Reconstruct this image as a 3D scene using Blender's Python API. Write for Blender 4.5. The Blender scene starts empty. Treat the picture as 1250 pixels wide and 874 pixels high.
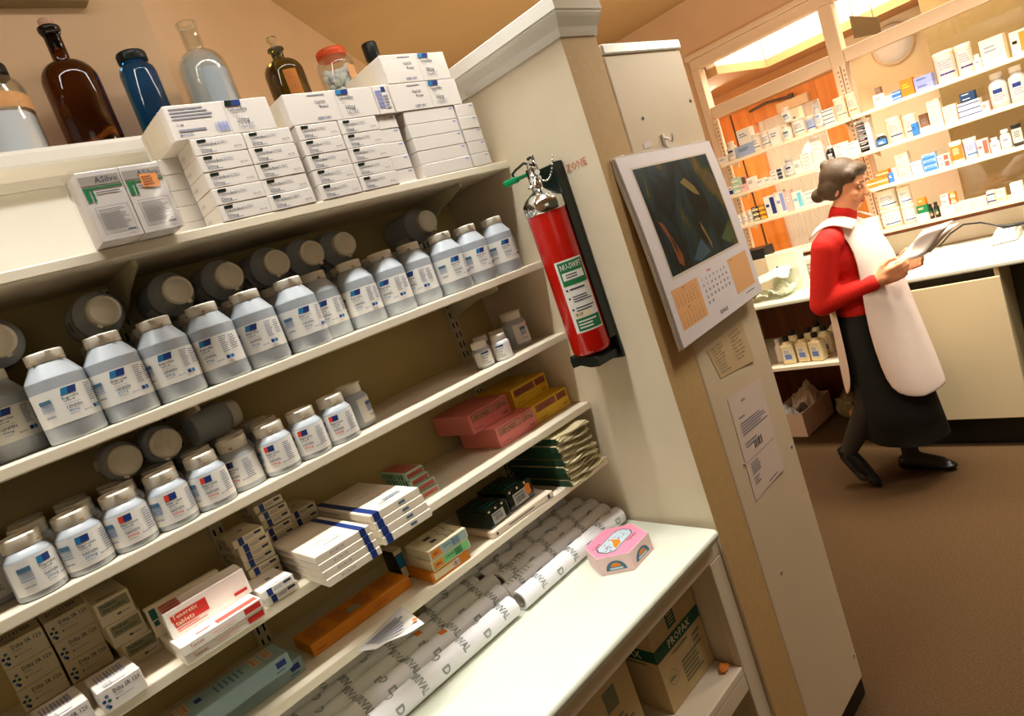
import bpy, bmesh, math, random
from mathutils import Vector, Matrix
random.seed(7)
sc = bpy.context.scene
COL = sc.collection
PI = math.pi
R = math.radians

# ------------------------------------------------------------------ camera
EYE = Vector((0, 0, 1.65))
yaw, pit, rol, FPX = R(41.13367577), R(-8.66019155), R(-19.52330678), 809.75
fw = Vector((math.sin(yaw)*math.cos(pit), math.cos(yaw)*math.cos(pit), math.sin(pit)))
r0 = Vector((math.cos(yaw), -math.sin(yaw), 0)); u0 = r0.cross(fw)
rt = r0*math.cos(rol) + u0*math.sin(rol)
up = -r0*math.sin(rol) + u0*math.cos(rol)
cd = bpy.data.cameras.new('camera'); cam = bpy.data.objects.new('camera', cd); COL.objects.link(cam)
M = Matrix((rt, up, -fw)).transposed().to_4x4(); M.translation = EYE
cam.matrix_world = M
cd.sensor_fit = 'HORIZONTAL'; cd.sensor_width = 36; cd.lens = 36*FPX/1250; cd.clip_start = .02
sc.camera = cam

def at(px, py, X=None, Y=None, Z=None):
    """point of the room seen at a pixel, on a plane of constant X, Y or Z"""
    d = fw + rt*((px-625)/FPX) - up*((py-437)/FPX)
    t = X/d.x if X is not None else Y/d.y if Y is not None else (Z-EYE.z)/d.z
    return EYE + d*t

# ------------------------------------------------------------------ materials
def lin(c):
    c /= 255
    return c/12.92 if c <= .04045 else ((c+.055)/1.055)**2.4
MATS = {}
def mat(name, rgb, rough=.6, metal=0, trans=0, ior=1.45, noise=0, nscale=40, bump=0, emit=0, coat=0, sss=0, spec=.5):
    if name in MATS: return MATS[name]
    m = bpy.data.materials.new(name); m.use_nodes = True
    nt = m.node_tree; b = nt.nodes['Principled BSDF']
    c = (lin(rgb[0]), lin(rgb[1]), lin(rgb[2]), 1)
    b.inputs['Base Color'].default_value = c
    b.inputs['Roughness'].default_value = rough; b.inputs['Metallic'].default_value = metal
    b.inputs['Transmission Weight'].default_value = trans; b.inputs['IOR'].default_value = ior
    b.inputs['Specular IOR Level'].default_value = spec
    if coat: b.inputs['Coat Weight'].default_value = coat
    if sss:
        b.inputs['Subsurface Weight'].default_value = sss
        b.inputs['Subsurface Radius'].default_value = (.02, .02, .02)
        b.inputs['Subsurface Scale'].default_value = .3
    if emit:
        b.inputs['Emission Color'].default_value = c; b.inputs['Emission Strength'].default_value = emit
    if noise or bump:
        tc = nt.nodes.new('ShaderNodeTexCoord'); n = nt.nodes.new('ShaderNodeTexNoise')
        n.inputs['Scale'].default_value = nscale; n.inputs['Detail'].default_value = 4
        nt.links.new(tc.outputs['Object'], n.inputs['Vector'])
        if noise:
            mx = nt.nodes.new('ShaderNodeMixRGB'); mx.blend_type = 'MULTIPLY'
            mx.inputs['Color1'].default_value = c
            rp = nt.nodes.new('ShaderNodeValToRGB')
            rp.color_ramp.elements[0].position = .3; rp.color_ramp.elements[1].position = .7
            rp.color_ramp.elements[0].color = (1-noise, 1-noise, 1-noise, 1); rp.color_ramp.elements[1].color = (1, 1, 1, 1)
            nt.links.new(n.outputs['Fac'], rp.inputs['Fac']); nt.links.new(rp.outputs['Color'], mx.inputs['Color2'])
            mx.inputs['Fac'].default_value = 1
            nt.links.new(mx.outputs['Color'], b.inputs['Base Color'])
        if bump:
            bp = nt.nodes.new('ShaderNodeBump'); bp.inputs['Strength'].default_value = bump; bp.inputs['Distance'].default_value = .002
            nt.links.new(n.outputs['Fac'], bp.inputs['Height']); nt.links.new(bp.outputs['Normal'], b.inputs['Normal'])
    MATS[name] = m
    return m

def mix_pane(name, tint, gloss):
    m = bpy.data.materials.new(name); m.use_nodes = True; nt = m.node_tree
    out = nt.nodes['Material Output']; nt.nodes.remove(nt.nodes['Principled BSDF'])
    t = nt.nodes.new('ShaderNodeBsdfTransparent'); t.inputs['Color'].default_value = (*tint, 1)
    g = nt.nodes.new('ShaderNodeBsdfGlossy'); g.inputs['Roughness'].default_value = .03
    mx = nt.nodes.new('ShaderNodeMixShader'); mx.inputs['Fac'].default_value = gloss
    nt.links.new(t.outputs[0], mx.inputs[1]); nt.links.new(g.outputs[0], mx.inputs[2]); nt.links.new(mx.outputs[0], out.inputs['Surface'])
    MATS[name] = m
    return m

def wood(name, a, b_, scale=6):
    m = mat(name, a, .45)
    nt = m.node_tree; b = nt.nodes['Principled BSDF']
    tc = nt.nodes.new('ShaderNodeTexCoord'); mp = nt.nodes.new('ShaderNodeMapping'); mp.inputs['Scale'].default_value = (scale, scale, scale*.08)
    n = nt.nodes.new('ShaderNodeTexNoise'); n.inputs['Scale'].default_value = 5; n.inputs['Detail'].default_value = 6
    rp = nt.nodes.new('ShaderNodeValToRGB')
    rp.color_ramp.elements[0].color = (lin(a[0]), lin(a[1]), lin(a[2]), 1); rp.color_ramp.elements[1].color = (lin(b_[0]), lin(b_[1]), lin(b_[2]), 1)
    rp.color_ramp.elements[0].position = .35; rp.color_ramp.elements[1].position = .65
    nt.links.new(tc.outputs['Object'], mp.inputs[0]); nt.links.new(mp.outputs[0], n.inputs['Vector'])
    nt.links.new(n.outputs['Fac'], rp.inputs[0]); nt.links.new(rp.outputs[0], b.inputs['Base Color'])
    return m

CREAM = mat('cream_paint', (229, 214, 186), .55, noise=.05, nscale=9, bump=.05)
SHELFP = mat('cream_shelf_paint', (235, 222, 198), .38, noise=.04, nscale=14)
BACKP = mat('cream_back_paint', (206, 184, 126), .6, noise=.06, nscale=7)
WHITEP = mat('white_gloss_paint', (238, 234, 224), .3, noise=.03, nscale=11)
TAN = mat('tan_paint', (208, 172, 116), .6, noise=.08, nscale=60, bump=.1)
GREYB = mat('pale_grey_board', (222, 202, 170), .5, noise=.03, nscale=8)
PINKW = mat('pinkish_wall_paint', (232, 198, 158), .75, noise=.05, nscale=5, bump=.05)
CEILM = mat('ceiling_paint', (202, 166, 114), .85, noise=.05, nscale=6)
PEACH = mat('peach_wall_paint', (238, 200, 160), .7, noise=.04, nscale=6)
FRAME = mat('peach_frame_paint', (244, 214, 182), .45, noise=.03, nscale=10)
CARPET = mat('brown_carpet', (84, 58, 26), .95, noise=.4, nscale=140, bump=.6)
FORMICA = mat('white_laminate', (226, 230, 212), .28, noise=.02, nscale=20)
OLIVE = mat('olive_wall_shade', (150, 126, 78), .8, noise=.06, nscale=5)  # olive tone has the shade of the corridor side wall painted in
SPLASH = mat('cream_tile', (246, 230, 200), .35)
WOODO = wood('orange_wood', (232, 150, 62), (214, 126, 40), 5)
WOODD = wood('dark_wood', (120, 62, 20), (88, 44, 12), 5)
HDPE = mat('grey_white_plastic', (178, 184, 190), .32, sss=.15, noise=.02, nscale=30)
CAPW = mat('cream_cap_plastic', (250, 242, 224), .45, noise=.05, nscale=60)
PAPER = mat('white_label_paper', (236, 232, 224), .55)
CARD = mat('white_carton_card', (226, 217, 208), .5, noise=.02, nscale=30)
CARDB = mat('buff_carton_card', (226, 212, 178), .55, noise=.03, nscale=30)
BLUE1 = mat('teal_blue_ink', (28, 120, 170), .5); BLUE2 = mat('navy_ink', (24, 52, 120), .5)
INK = mat('dark_text_ink', (52, 60, 78), .6); FAINT = mat('faint_text_ink', (140, 142, 156), .6)
BARC = mat('blue_barcode_ink', (118, 140, 176), .6); GRN = mat('green_ink', (22, 116, 66), .5); DGRN = mat('dark_green_ink', (14, 84, 66), .5)
REDI = mat('red_ink', (206, 44, 30), .5); SALMON = mat('salmon_ink', (250, 96, 80), .5); BLACK = mat('black_plastic', (16, 18, 18), .4)
ORNG = mat('orange_label', (240, 150, 72), .6); GREYI = mat('warm_grey_ink', (160, 150, 142), .6); DOTB = mat('muted_blue_ink', (74, 112, 140), .6)
CHROME = mat('chrome', (226, 226, 222), .12, 1); REDM = mat('red_enamel', (206, 24, 12), .25, coat=.4); DARKM = mat('dark_green_black_steel', (18, 32, 26), .35)
GALV = mat('grey_steel', (150, 152, 140), .4, .5)
PINKC = mat('pink_card', (244, 142, 134), .5, noise=.04); YELC = mat('yellow_card', (248, 200, 50), .5, noise=.04)
ORC = mat('orange_card', (224, 136, 26), .5, noise=.05); MAR = mat('maroon_ink', (128, 52, 54), .5); CREAMI = mat('cream_ink', (240, 220, 180), .5)
GBLUE = mat('grey_blue_card', (150, 172, 172), .5, noise=.05); MINT = mat('mint_card', (168, 214, 186), .5); RUST = mat('rust_ink', (176, 92, 74), .5)
ROLLP = mat('white_roll_paper', (246, 244, 246), .4, noise=.02); ROLLC = mat('grey_card_tube', (190, 180, 164), .7)
SKYB = mat('sky_blue_ink', (60, 130, 210), .5); LILAC = mat('periwinkle_card', (150, 160, 214), .5); CREAMC = mat('cream_card', (248, 226, 192), .5)
PINKL = mat('pale_pink_card', (248, 196, 188), .5); ORB = mat('bright_orange_card', (240, 130, 40), .5); WHITEC = mat('plain_white_card', (248, 240, 228), .5)
TUBW = mat('warm_white_plastic', (246, 228, 204), .4); AMBER = mat('amber_plastic', (176, 96, 20), .3); DJAR = mat('dark_bottle_plastic', (34, 34, 28), .3)
GBOT = mat('grey_tub_plastic', (196, 190, 184), .4); LBLUE = mat('light_blue_card', (170, 186, 222), .5)
GLASS = mix_pane('window_glass', (.97, .97, .96), .05)
JARG = mix_pane('clear_jar_glass', (.96, .98, .98), .1)
_lw = JARG.node_tree.nodes.new('ShaderNodeLayerWeight'); _lw.inputs['Blend'].default_value = .16
JARG.node_tree.links.new(_lw.outputs['Facing'], [n_ for n_ in JARG.node_tree.nodes if n_.type == 'MIX_SHADER'][0].inputs['Fac'])
FILM = mix_pane('clear_film', (.95, .95, .94), .05); [setattr(n_.inputs['Roughness'], 'default_value', .22) for n_ in FILM.node_tree.nodes if n_.type == 'BSDF_GLOSSY']

# ------------------------------------------------------------------ mesh builder
TXT = {}
def text2d(s, outline=0):
    k = (s, outline)
    if k in TXT: return TXT[k]
    cu = bpy.data.curves.new('t', 'FONT'); cu.body = s; cu.resolution_u = 1; cu.size = 1; cu.offset = 0 if outline else .012
    if outline:
        cu.fill_mode = 'NONE'; cu.bevel_depth = outline; cu.bevel_resolution = 0; cu.resolution_u = 2
    o = bpy.data.objects.new('t', cu); COL.objects.link(o)
    dg = bpy.context.evaluated_depsgraph_get(); dg.update()
    me = bpy.data.meshes.new_from_object(o.evaluated_get(dg))
    vs = [(v.co.x, v.co.y) for v in me.vertices]; fs = [tuple(p.vertices) for p in me.polygons]
    bpy.data.objects.remove(o); bpy.data.curves.remove(cu); bpy.data.meshes.remove(me)
    TXT[k] = (vs, fs, max((v[0] for v in vs), default=1))
    return TXT[k]

class Surf:
    """a printable surface: each new print sits a hair above the last"""
    def __init__(s, fn, e=.0004): s.fn = fn; s.e = e
    def __call__(s, u, v): return s.fn(u, v, s.e)
    def bump(s): s.e += .00009
def bump(mp):
    if isinstance(mp, Surf): mp.bump()

class MB:
    def __init__(s): s.v = []; s.f = []; s.m = []; s.sm = []
    def add(s, vs, fs, m=0, smooth=False):
        n = len(s.v); s.v += [tuple(v) for v in vs]
        for f in fs: s.f.append(tuple(i+n for i in f)); s.m.append(m); s.sm.append(smooth)
    def box(s, x0, x1, y0, y1, z0, z1, m=0, bev=0):
        if x0 > x1: x0, x1 = x1, x0
        if y0 > y1: y0, y1 = y1, y0
        if z0 > z1: z0, z1 = z1, z0
        if not bev:
            s.add([(x, y, z) for z in (z0, z1) for y in (y0, y1) for x in (x0, x1)],
                  [(0, 2, 3, 1), (4, 5, 7, 6), (0, 1, 5, 4), (2, 6, 7, 3), (0, 4, 6, 2), (1, 3, 7, 5)], m); return
        bm = bmesh.new(); bmesh.ops.create_cube(bm, size=1)
        for v in bm.verts: v.co = Vector(((x0+x1)/2+v.co.x*(x1-x0), (y0+y1)/2+v.co.y*(y1-y0), (z0+z1)/2+v.co.z*(z1-z0)))
        bmesh.ops.bevel(bm, geom=bm.edges[:], offset=min(bev, (x1-x0)*.45, (y1-y0)*.45, (z1-z0)*.45), segments=2 if bev > .002 else 1, affect='EDGES', profile=.5)
        s.bm(bm, m)
    def bm(s, bm, m=0, smooth=False):
        bm.verts.index_update(); s.add([v.co[:] for v in bm.verts], [[v.index for v in f.verts] for f in bm.faces], m, smooth); bm.free()
    def lathe(s, prof, c=(0, 0, 0), n=32, m=0, cap=True, sx=1, sy=1, a0=0, a1=2*PI):
        """prof: list of (r, z) bottom to top, sharp where a point repeats"""
        full = abs(a1-a0-2*PI) < 1e-6; k = n if full else n+1
        vs = []; fs = []
        for r, z in prof:
            for i in range(k):
                a = a0+(a1-a0)*i/n; vs.append((c[0]+r*sx*math.cos(a), c[1]+r*sy*math.sin(a), c[2]+z))
        for j in range(len(prof)-1):
            if prof[j] == prof[j+1]: continue
            for i in range(n):
                i2 = (i+1) % k; fs.append((j*k+i, j*k+i2, (j+1)*k+i2, (j+1)*k+i))
        s.add(vs, fs, m, True)
        if cap and full:
            if prof[0][0] > 1e-5: s.add([(c[0]+prof[0][0]*sx*math.cos(2*PI*i/n), c[1]+prof[0][0]*sy*math.sin(2*PI*i/n), c[2]+prof[0][1]) for i in range(n)][::-1], [tuple(range(n))], m)
            if prof[-1][0] > 1e-5: s.add([(c[0]+prof[-1][0]*sx*math.cos(2*PI*i/n), c[1]+prof[-1][0]*sy*math.sin(2*PI*i/n), c[2]+prof[-1][1]) for i in range(n)], [tuple(range(n))], m)
    def tube(s, pts, r, n=8, m=0, closed=False):
        pts = [Vector(p) for p in pts]; k = len(pts); vs = []; fs = []
        rs = r if isinstance(r, (list, tuple)) else [r]*k
        for i, p in enumerate(pts):
            d = (pts[(i+1) % k]-pts[i-1]) if closed else (pts[min(i+1, k-1)]-pts[max(i-1, 0)])
            d.normalize(); a = d.orthogonal() if i == 0 else (a-d*a.dot(d)); a.normalize(); b = d.cross(a)
            for j in range(n):
                t = 2*PI*j/n; vs.append(p+(a*math.cos(t)+b*math.sin(t))*rs[i])
        for i in range(k if closed else k-1):
            for j in range(n):
                i2 = (i+1) % k; fs.append((i*n+j, i*n+(j+1) % n, i2*n+(j+1) % n, i2*n+j))
        s.add(vs, fs, m, True)
        if not closed: s.add(vs[:n][::-1], [tuple(range(n))], m); s.add(vs[-n:], [tuple(range(n))], m)
    def ell(s, c, rad, m=0, rot=None, seg=20, ring=12):
        bm = bmesh.new(); bmesh.ops.create_uvsphere(bm, u_segments=seg, v_segments=ring, radius=1)
        for v in bm.verts:
            p = Vector((v.co.x*rad[0], v.co.y*rad[1], v.co.z*rad[2]))
            if rot: p = rot @ p
            v.co = p+Vector(c)
        s.bm(bm, m, True)
    def cap(s, p0, p1, r0, r1, m=0, n=14):
        """tapered limb with round ends"""
        p0 = Vector(p0); p1 = Vector(p1); d = (p1-p0).normalized(); pts = []; rs = []
        for i in range(5):
            t = PI/2*i/4; pts.append(p0-d*r0*math.cos(t)); rs.append(max(r0*math.sin(t), 1e-4))
        for i in range(5):
            t = PI/2*(i)/4; pts.append(p1+d*r1*math.sin(t)); rs.append(max(r1*math.cos(t), 1e-4))
        s.tube(pts, rs, n, m)
    def prism(s, poly, z0, z1, m=0):
        n = len(poly)
        s.add([(x, y, z0) for x, y in poly]+[(x, y, z1) for x, y in poly],
              [tuple(range(n))[::-1], tuple(range(n, 2*n))]+[(i, (i+1) % n, n+(i+1) % n, n+i) for i in range(n)], m)
    def rect(s, mp, u0, v0, u1, v1, m, skew=0, nu=1):
        bump(mp); vs = []; fs = []
        for i in range(nu+1):
            u = u0+(u1-u0)*i/nu; vs += [mp(u, v0), mp(u+skew, v1)]
        for i in range(nu): fs.append((2*i, 2*i+2, 2*i+3, 2*i+1))
        s.add(vs, fs, m)
    def text(s, mp, u, v, size, string, m, outline=0, maxw=0, align='L'):
        bump(mp); vs, fs, w = text2d(string, outline); k = size/.7
        kx = k*min(1, maxw/(w*k)) if maxw else k
        if align == 'C': u -= w*kx/2
        s.add([mp(u+x*kx, v+y*k) for x, y in vs], fs, m)
    def lines(s, mp, u0, v0, u1, v1, n, m, nu=1):
        h = (v1-v0)/n; bump(mp); e0 = getattr(mp, 'e', 0)
        for i in range(n):
            if isinstance(mp, Surf): mp.e = e0
            s.rect(mp, u0, v0+i*h+h*.25, u0+(u1-u0)*random.uniform(.7, 1), v0+i*h+h*.7, m, nu=nu)
    def bars(s, mp, u0, v0, u1, v1, n, m, vert=True):
        bump(mp); e0 = getattr(mp, 'e', 0)
        for i in range(n):
            if isinstance(mp, Surf): mp.e = e0
            a = (i+.15)/n; b = (i+random.uniform(.4, .9))/n
            if vert: s.rect(mp, u0+(u1-u0)*a, v0, u0+(u1-u0)*b, v1, m)
            else: s.rect(mp, u0, v0+(v1-v0)*a, u1, v0+(v1-v0)*b, m, nu=3)
    def build(s, name, mats, parent=None, loc=None, rz=0, solid=0, sub=0, rot=None):
        me = bpy.data.meshes.new(name); me.from_pydata(s.v, [], s.f)
        for m in (mats if isinstance(mats, (list, tuple)) else [mats]): me.materials.append(m)
        me.polygons.foreach_set('material_index', s.m); me.polygons.foreach_set('use_smooth', s.sm); me.update()
        o = bpy.data.objects.new(name, me); COL.objects.link(o)
        if loc is not None: o.location = loc
        if rot is not None: o.rotation_euler = rot
        else: o.rotation_euler.z = rz
        if parent: o.parent = parent
        if solid:
            md = o.modifiers.new('s', 'SOLIDIFY'); md.thickness = solid; md.offset = 0
        if sub:
            md = o.modifiers.new('sub', 'SUBSURF'); md.levels = sub; md.render_levels = sub
        return o

def tag(o, label=None, cat=None, group=None, kind=None):
    if label: o['label'] = label
    if cat: o['category'] = cat
    if group: o['group'] = group
    if kind: o['kind'] = kind
    return o
def empty(name, loc=(0, 0, 0), rz=0, rot=None):
    o = bpy.data.objects.new(name, None); COL.objects.link(o); o.location = loc; o.empty_display_size = .05
    o.rotation_euler = rot if rot else (0, 0, rz)
    return o
def struct(o): o['kind'] = 'structure'; return o
def copy_tree(o, parent=None):
    c = o.copy(); COL.objects.link(c)
    if parent: c.parent = parent
    for ch in list(o.children): copy_tree(ch, c)
    return c
ORD = ['first', 'second', 'third', 'fourth', 'fifth', 'sixth', 'seventh', 'eighth', 'ninth', 'tenth', 'eleventh', 'twelfth', 'thirteenth', 'fourteenth', 'fifteenth']

def faces(w, d, h, e=.0004):
    """mappers from face metres to the box, origin at the middle of its base"""
    return {'F': Surf(lambda u, v, e: (-w/2+u, -d/2-e, v), e), 'T': Surf(lambda u, v, e: (-w/2+u, -d/2+v, h+e), e),
            'L': Surf(lambda u, v, e: (-w/2-e, d/2-u, v), e), 'R': Surf(lambda u, v, e: (w/2+e, -d/2+u, v), e)}
def carton(name, w, d, h, mats, art=None, loc=(0, 0, 0), rz=0, parent=None, rot=None):
    b = MB(); b.box(-w/2, w/2, -d/2, d/2, 0, h, 0, .0012)
    if art: art(b, faces(w, d, h), w, d, h)
    return b.build(name, mats, parent, loc, rz, rot=rot)
def put(o, loc, rz=0, label=None, group=None, cat=None):
    c = copy_tree(o); c.location = loc; c.rotation_euler.z = rz
    if label: c['label'] = label
    if group: c['group'] = group
    if cat: c['category'] = cat
    return c
USED = set()
def first_or_copy(o, loc, rz, label, group=None):
    """the first call moves the thing itself, later calls copy it"""
    if o.name not in USED:
        USED.add(o.name); o.location = loc; o.rotation_euler.z = rz; o['label'] = label
        if group: o['group'] = group
        return o
    return put(o, loc, rz, label, group)

# ------------------------------------------------------------------ main dimensions
XP, YB, YS, YW = 1.243, .922, 1.188, 1.458       # end panel, its front edge, shelf lips, shelf back
Z1, Z2, Z3, Z4, Z5, ZC = 1.866, 1.602, 1.408, 1.211, 1.052, .866
XW = 4.2                                          # glazed partition beyond the desk
ZCEIL = 2.75
E_ = .0006

# ================================================================== THE ROOM
def sbox(name, mats, *a, bev=0):
    b = MB(); b.box(*a, bev=bev); return struct(b.build(name, mats))
sbox('floor', CARPET, -1.9, 6, -2.6, 4.6, -.06, 0)
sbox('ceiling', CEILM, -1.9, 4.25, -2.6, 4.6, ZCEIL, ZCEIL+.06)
sbox('wall_back', PINKW, -1.9, .705, 1.62, 1.70, 0, ZCEIL)
b = MB(); q = [(.705, 1.62), (4.26, 1.62+.792*3.555), (4.2, 4.56), (.655, 1.70)]
b.prism(q, 0, ZCEIL); struct(b.build('wall_diagonal', PINKW))
sbox('wall_left', PINKW, -1.98, -1.9, -2.6, 1.70, 0, ZCEIL)
# glazed partition: solid wall below, above and at both ends
b = MB()
b.box(XW, XW+.06, -2.6, 4.5, 0, 1.05); b.box(XW, XW+.06, -2.6, 4.5, 2.43, ZCEIL)
b.box(XW, XW+.06, 2.2, 4.5, 1.05, 2.43); b.box(XW, XW+.06, -2.6, -.45, 1.05, 2.43)
struct(b.build('wall_far', PEACH))
b = MB()
for z0, z1 in ((.9, 1.05),):
    b.box(XW-.012, XW-.001, -.45, 2.14, z0, z1)
    for k in range(13): b.box(XW-.0125, XW-.0105, -.3+k*.2, -.296+k*.2, z0, z1, 1)
struct(b.build('trim_1', [SPLASH, CREAMC]))
w1 = struct(empty('window_1', (XW, 0, 0)))
def wpart(name, m, *a, bev=.004):
    b = MB(); a = (a[0]-XW, a[1]-XW)+a[2:]; b.box(*a, bev=bev); return b.build(name, m, w1)
wpart('head_rail', FRAME, XW-.03, XW+.04, -.45, 2.2, 2.335, 2.40)
wpart('head_moulding', FRAME, XW-.05, XW-.001, -.45, 2.215, 2.402, 2.433)
for y0, y1 in ((2.148, 2.2), (1.325, 1.398), (.44, .5), (-.45, -.4)): wpart('post', FRAME, XW-.035, XW+.045, y0, y1, 1.05, 2.334)
for y0, y1 in ((1.399, 2.147), (.501, 1.324), (-.399, .439)):
    wpart('transom', FRAME, XW-.03, XW+.04, y0, y1, 2.008, 2.08)
    wpart('sill', FRAME, XW-.02, XW+.04, y0, y1, 1.051, 1.075)
    wpart('upper_pane', GLASS, XW+.004, XW+.008, y0, y1, 2.081, 2.334, bev=0)
    wpart('lower_pane', GLASS, XW+.004, XW+.008, y0, y1, 1.076, 2.007, bev=0)
# corridor seen through the glass
CW = mat('corridor_white_wall', (250, 240, 214), .7)
CB = mat('corridor_brown_ceiling', (196, 150, 100), .8)
sbox('wall_corridor', CW, 5.4, 5.5, -2.6, 1.71, 0, 2.8)
sbox('wall_corridor_side', OLIVE, 4.98, 5.399, -2.6, 1.12, 0, 2.6)
sbox('wall_corridor_end', CB, 4.27, 5.4, 3.3, 3.4, 0, 2.8)
sbox('wall_corridor_door', CB, 5.4, 5.5, 1.711, 3.4, 2.09, 2.8)
b = MB(); b.box(4.27, 5.39, 2.085, 3.29, 2.267, 2.32); b.box(5.01, 5.39, -2.6, 2.084, 2.267, 2.32)
struct(b.build('ceiling_corridor', CB))
b = MB(); b.box(4.27, 5.0, 2.085, 2.15, 2.321, 2.9); b.box(5.01, 5.06, -2.6, 2.084, 2.321, 2.9); b.box(4.27, 5.06, -2.6, 2.15, 2.9, 2.95)
struct(b.build('ceiling_skylight_well', mat('well_white', (250, 246, 226), .7)))
# orange door with a glazed, curtained middle
d1 = struct(empty('door_1', (5.4, 2.3, 0)))
def dpart(name, m, y0, y1, z0, z1, x0=-.03, x1=.05, bev=.004):
    b = MB(); b.box(x0, x1, y0-2.3, y1-2.3, z0, z1, bev=bev); return b.build(name, m, d1)
dpart('side_panel', WOODO, 2.632, 3.29, 0, 2.089, -.015)
dpart('door_gap_shade', mat('dark_door_gap', (60, 34, 16), .7), 2.612, 2.631, 0, 2.089, -.02)  # dark strip painted in for the shaded gap beside the door leaf
dpart('stile', WOODO, 2.44, 2.611, 0, 2.089); dpart('stile', WOODO, 1.712, 1.94, 0, 2.089)
dpart('top_rail', WOODO, 1.941, 2.439, 1.955, 2.089); dpart('bottom_rail', WOODO, 1.941, 2.439, 0, .75)
dpart('pane', mat('daylit_pane', (255, 244, 214), .5, emit=.55), 1.941, 2.439, .751, 1.954, .03, .04, 0)
b = MB(); vs = []; fs = []; n = 60
for i in range(n+1):
    y = 1.955+.47*i/n; x = -.01+.012*math.sin(i*1.25)+.004*math.sin(i*3.1)
    vs += [(x, y-2.3, .8), (x*1.0, y-2.3, 1.95)]
for i in range(n): fs.append((2*i, 2*i+1, 2*i+3, 2*i+2))
b.add(vs, fs, 0, True)
nm = mix_pane('net_curtain', (.86, .82, .78), .1); nt = nm.node_tree
df = nt.nodes.new('ShaderNodeBsdfTranslucent'); df.inputs['Color'].default_value = (.75, .72, .68, 1)
dd = nt.nodes.new('ShaderNodeBsdfDiffuse'); dd.inputs['Color'].default_value = (.8, .76, .72, 1)
m1 = nt.nodes.new('ShaderNodeMixShader'); m2 = nt.nodes.new('ShaderNodeMixShader'); m1.inputs[0].default_value = .5; m2.inputs[0].default_value = .7
tr = [n_ for n_ in nt.nodes if n_.type == 'BSDF_TRANSPARENT'][0]
nt.links.new(df.outputs[0], m1.inputs[1]); nt.links.new(dd.outputs[0], m1.inputs[2]); nt.links.new(tr.outputs[0], m2.inputs[1]); nt.links.new(m1.outputs[0], m2.inputs[2])
nt.links.new(m2.outputs[0], nt.nodes['Material Output'].inputs['Surface'])
b.build('net_curtain', nm, d1)
b = MB(); b.lathe([(.004, 0), (.012, .004), (.014, .02), (.009, .03)], n=12)
b.build('door_knob', CHROME, d1, (-.031, 2.53-2.3, 1.2), rot=(0, -PI/2, 0))
# end panel of the shelving, with its crown and the tan return strip
b = MB(); b.box(XP, 1.37, YB, 1.61, 0, 2.045, 0); b.box(XP, 1.37, YB-.001, YB, 0, 2.045, 1)
pw = struct(b.build('wall_end_panel', [CREAM, TAN]))
# crown moulding: profile swept along the inner face and round the front
def sweep(prof, path, b, m=0):
    """prof: (out, z); path: (x, y, nx, ny) with mitre normals"""
    k = len(prof); vs = []; fs = []
    for x, y, nx, ny in path:
        for o_, z in prof: vs.append((x+nx*o_, y+ny*o_, z))
    for i in range(len(path)-1):
        for j in range(k): fs.append((i*k+j, (i+1)*k+j, (i+1)*k+(j+1) % k, i*k+(j+1) % k))
    fs.append(tuple(range(k))); fs.append(tuple(range(len(vs)-k, len(vs)))[::-1])
    b.add(vs, fs, m)
b = MB()
prof = [(-.01, 2.045), (.006, 2.045), (.010, 2.052), (.014, 2.062), (.030, 2.078), (.034, 2.084), (.034, 2.088), (.038, 2.09), (.038, 2.118), (.033, 2.121), (-.01, 2.121)]
sweep(prof, [(XP, 1.243, -1, 0), (XP, YB, -1, -1), (1.37, YB, 0, -1)], b)
b.box(XP-.005, 1.37, YB, 1.243, 2.046, 2.1205)
struct(b.build('trim_2', WHITEP))
b = MB(); b.box(XP-.03, 1.37, 1.244, 1.60, 2.082, 2.107, 0, .005); b.box(XP-.006, 1.37, 1.244, 1.6, 2.046, 2.081)
struct(b.build('trim_3', WHITEP))
# red pencil note
b = MB(); mp = lambda u, v: (XP-.0012, 1.018-u, 1.778+v)
b.text(mp, 0, 0, .016, 'ZONE', 0); o = b.build('pencil_note', mat('faint_red_pencil', (206, 128, 104), .8))
tag(o, 'faint red pencil word on the cream panel beside the extinguisher bracket', 'writing')
# pale grey board on the front of the partition
t = tag(empty('wall_board', (1.55, YB, 0)), 'tall pale grey board covering the partition front behind the calendar', 'board')
b = MB(); b.box(1.375-1.55, 1.724-1.55, 0, .3, .07, 2.0, 0, .006); b.build('board_panel', GREYB, t)
b = MB(); b.box(1.378-1.55, 1.727-1.55, -.004, .3, 2.001, 2.026, 0, .004); b.build('top_strip', WHITEP, t)
b = MB(); b.box(1.385-1.55, 1.735-1.55, .01, .3, 0, .069, 0, .006); b.build('plinth', BLACK, t)
for x, z in ((1.46, 1.845), (1.70, 1.865), (1.44, .93), (1.70, .86), (1.46, .6), (1.705, .16)):
    b = MB(); b.lathe([(.0045, 0), (.0045, .0015), (.002, .003)], n=10)
    b.build('screw', GALV, t, (x-1.55, -.0005, z), rot=(PI/2, 0, 0))

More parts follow.
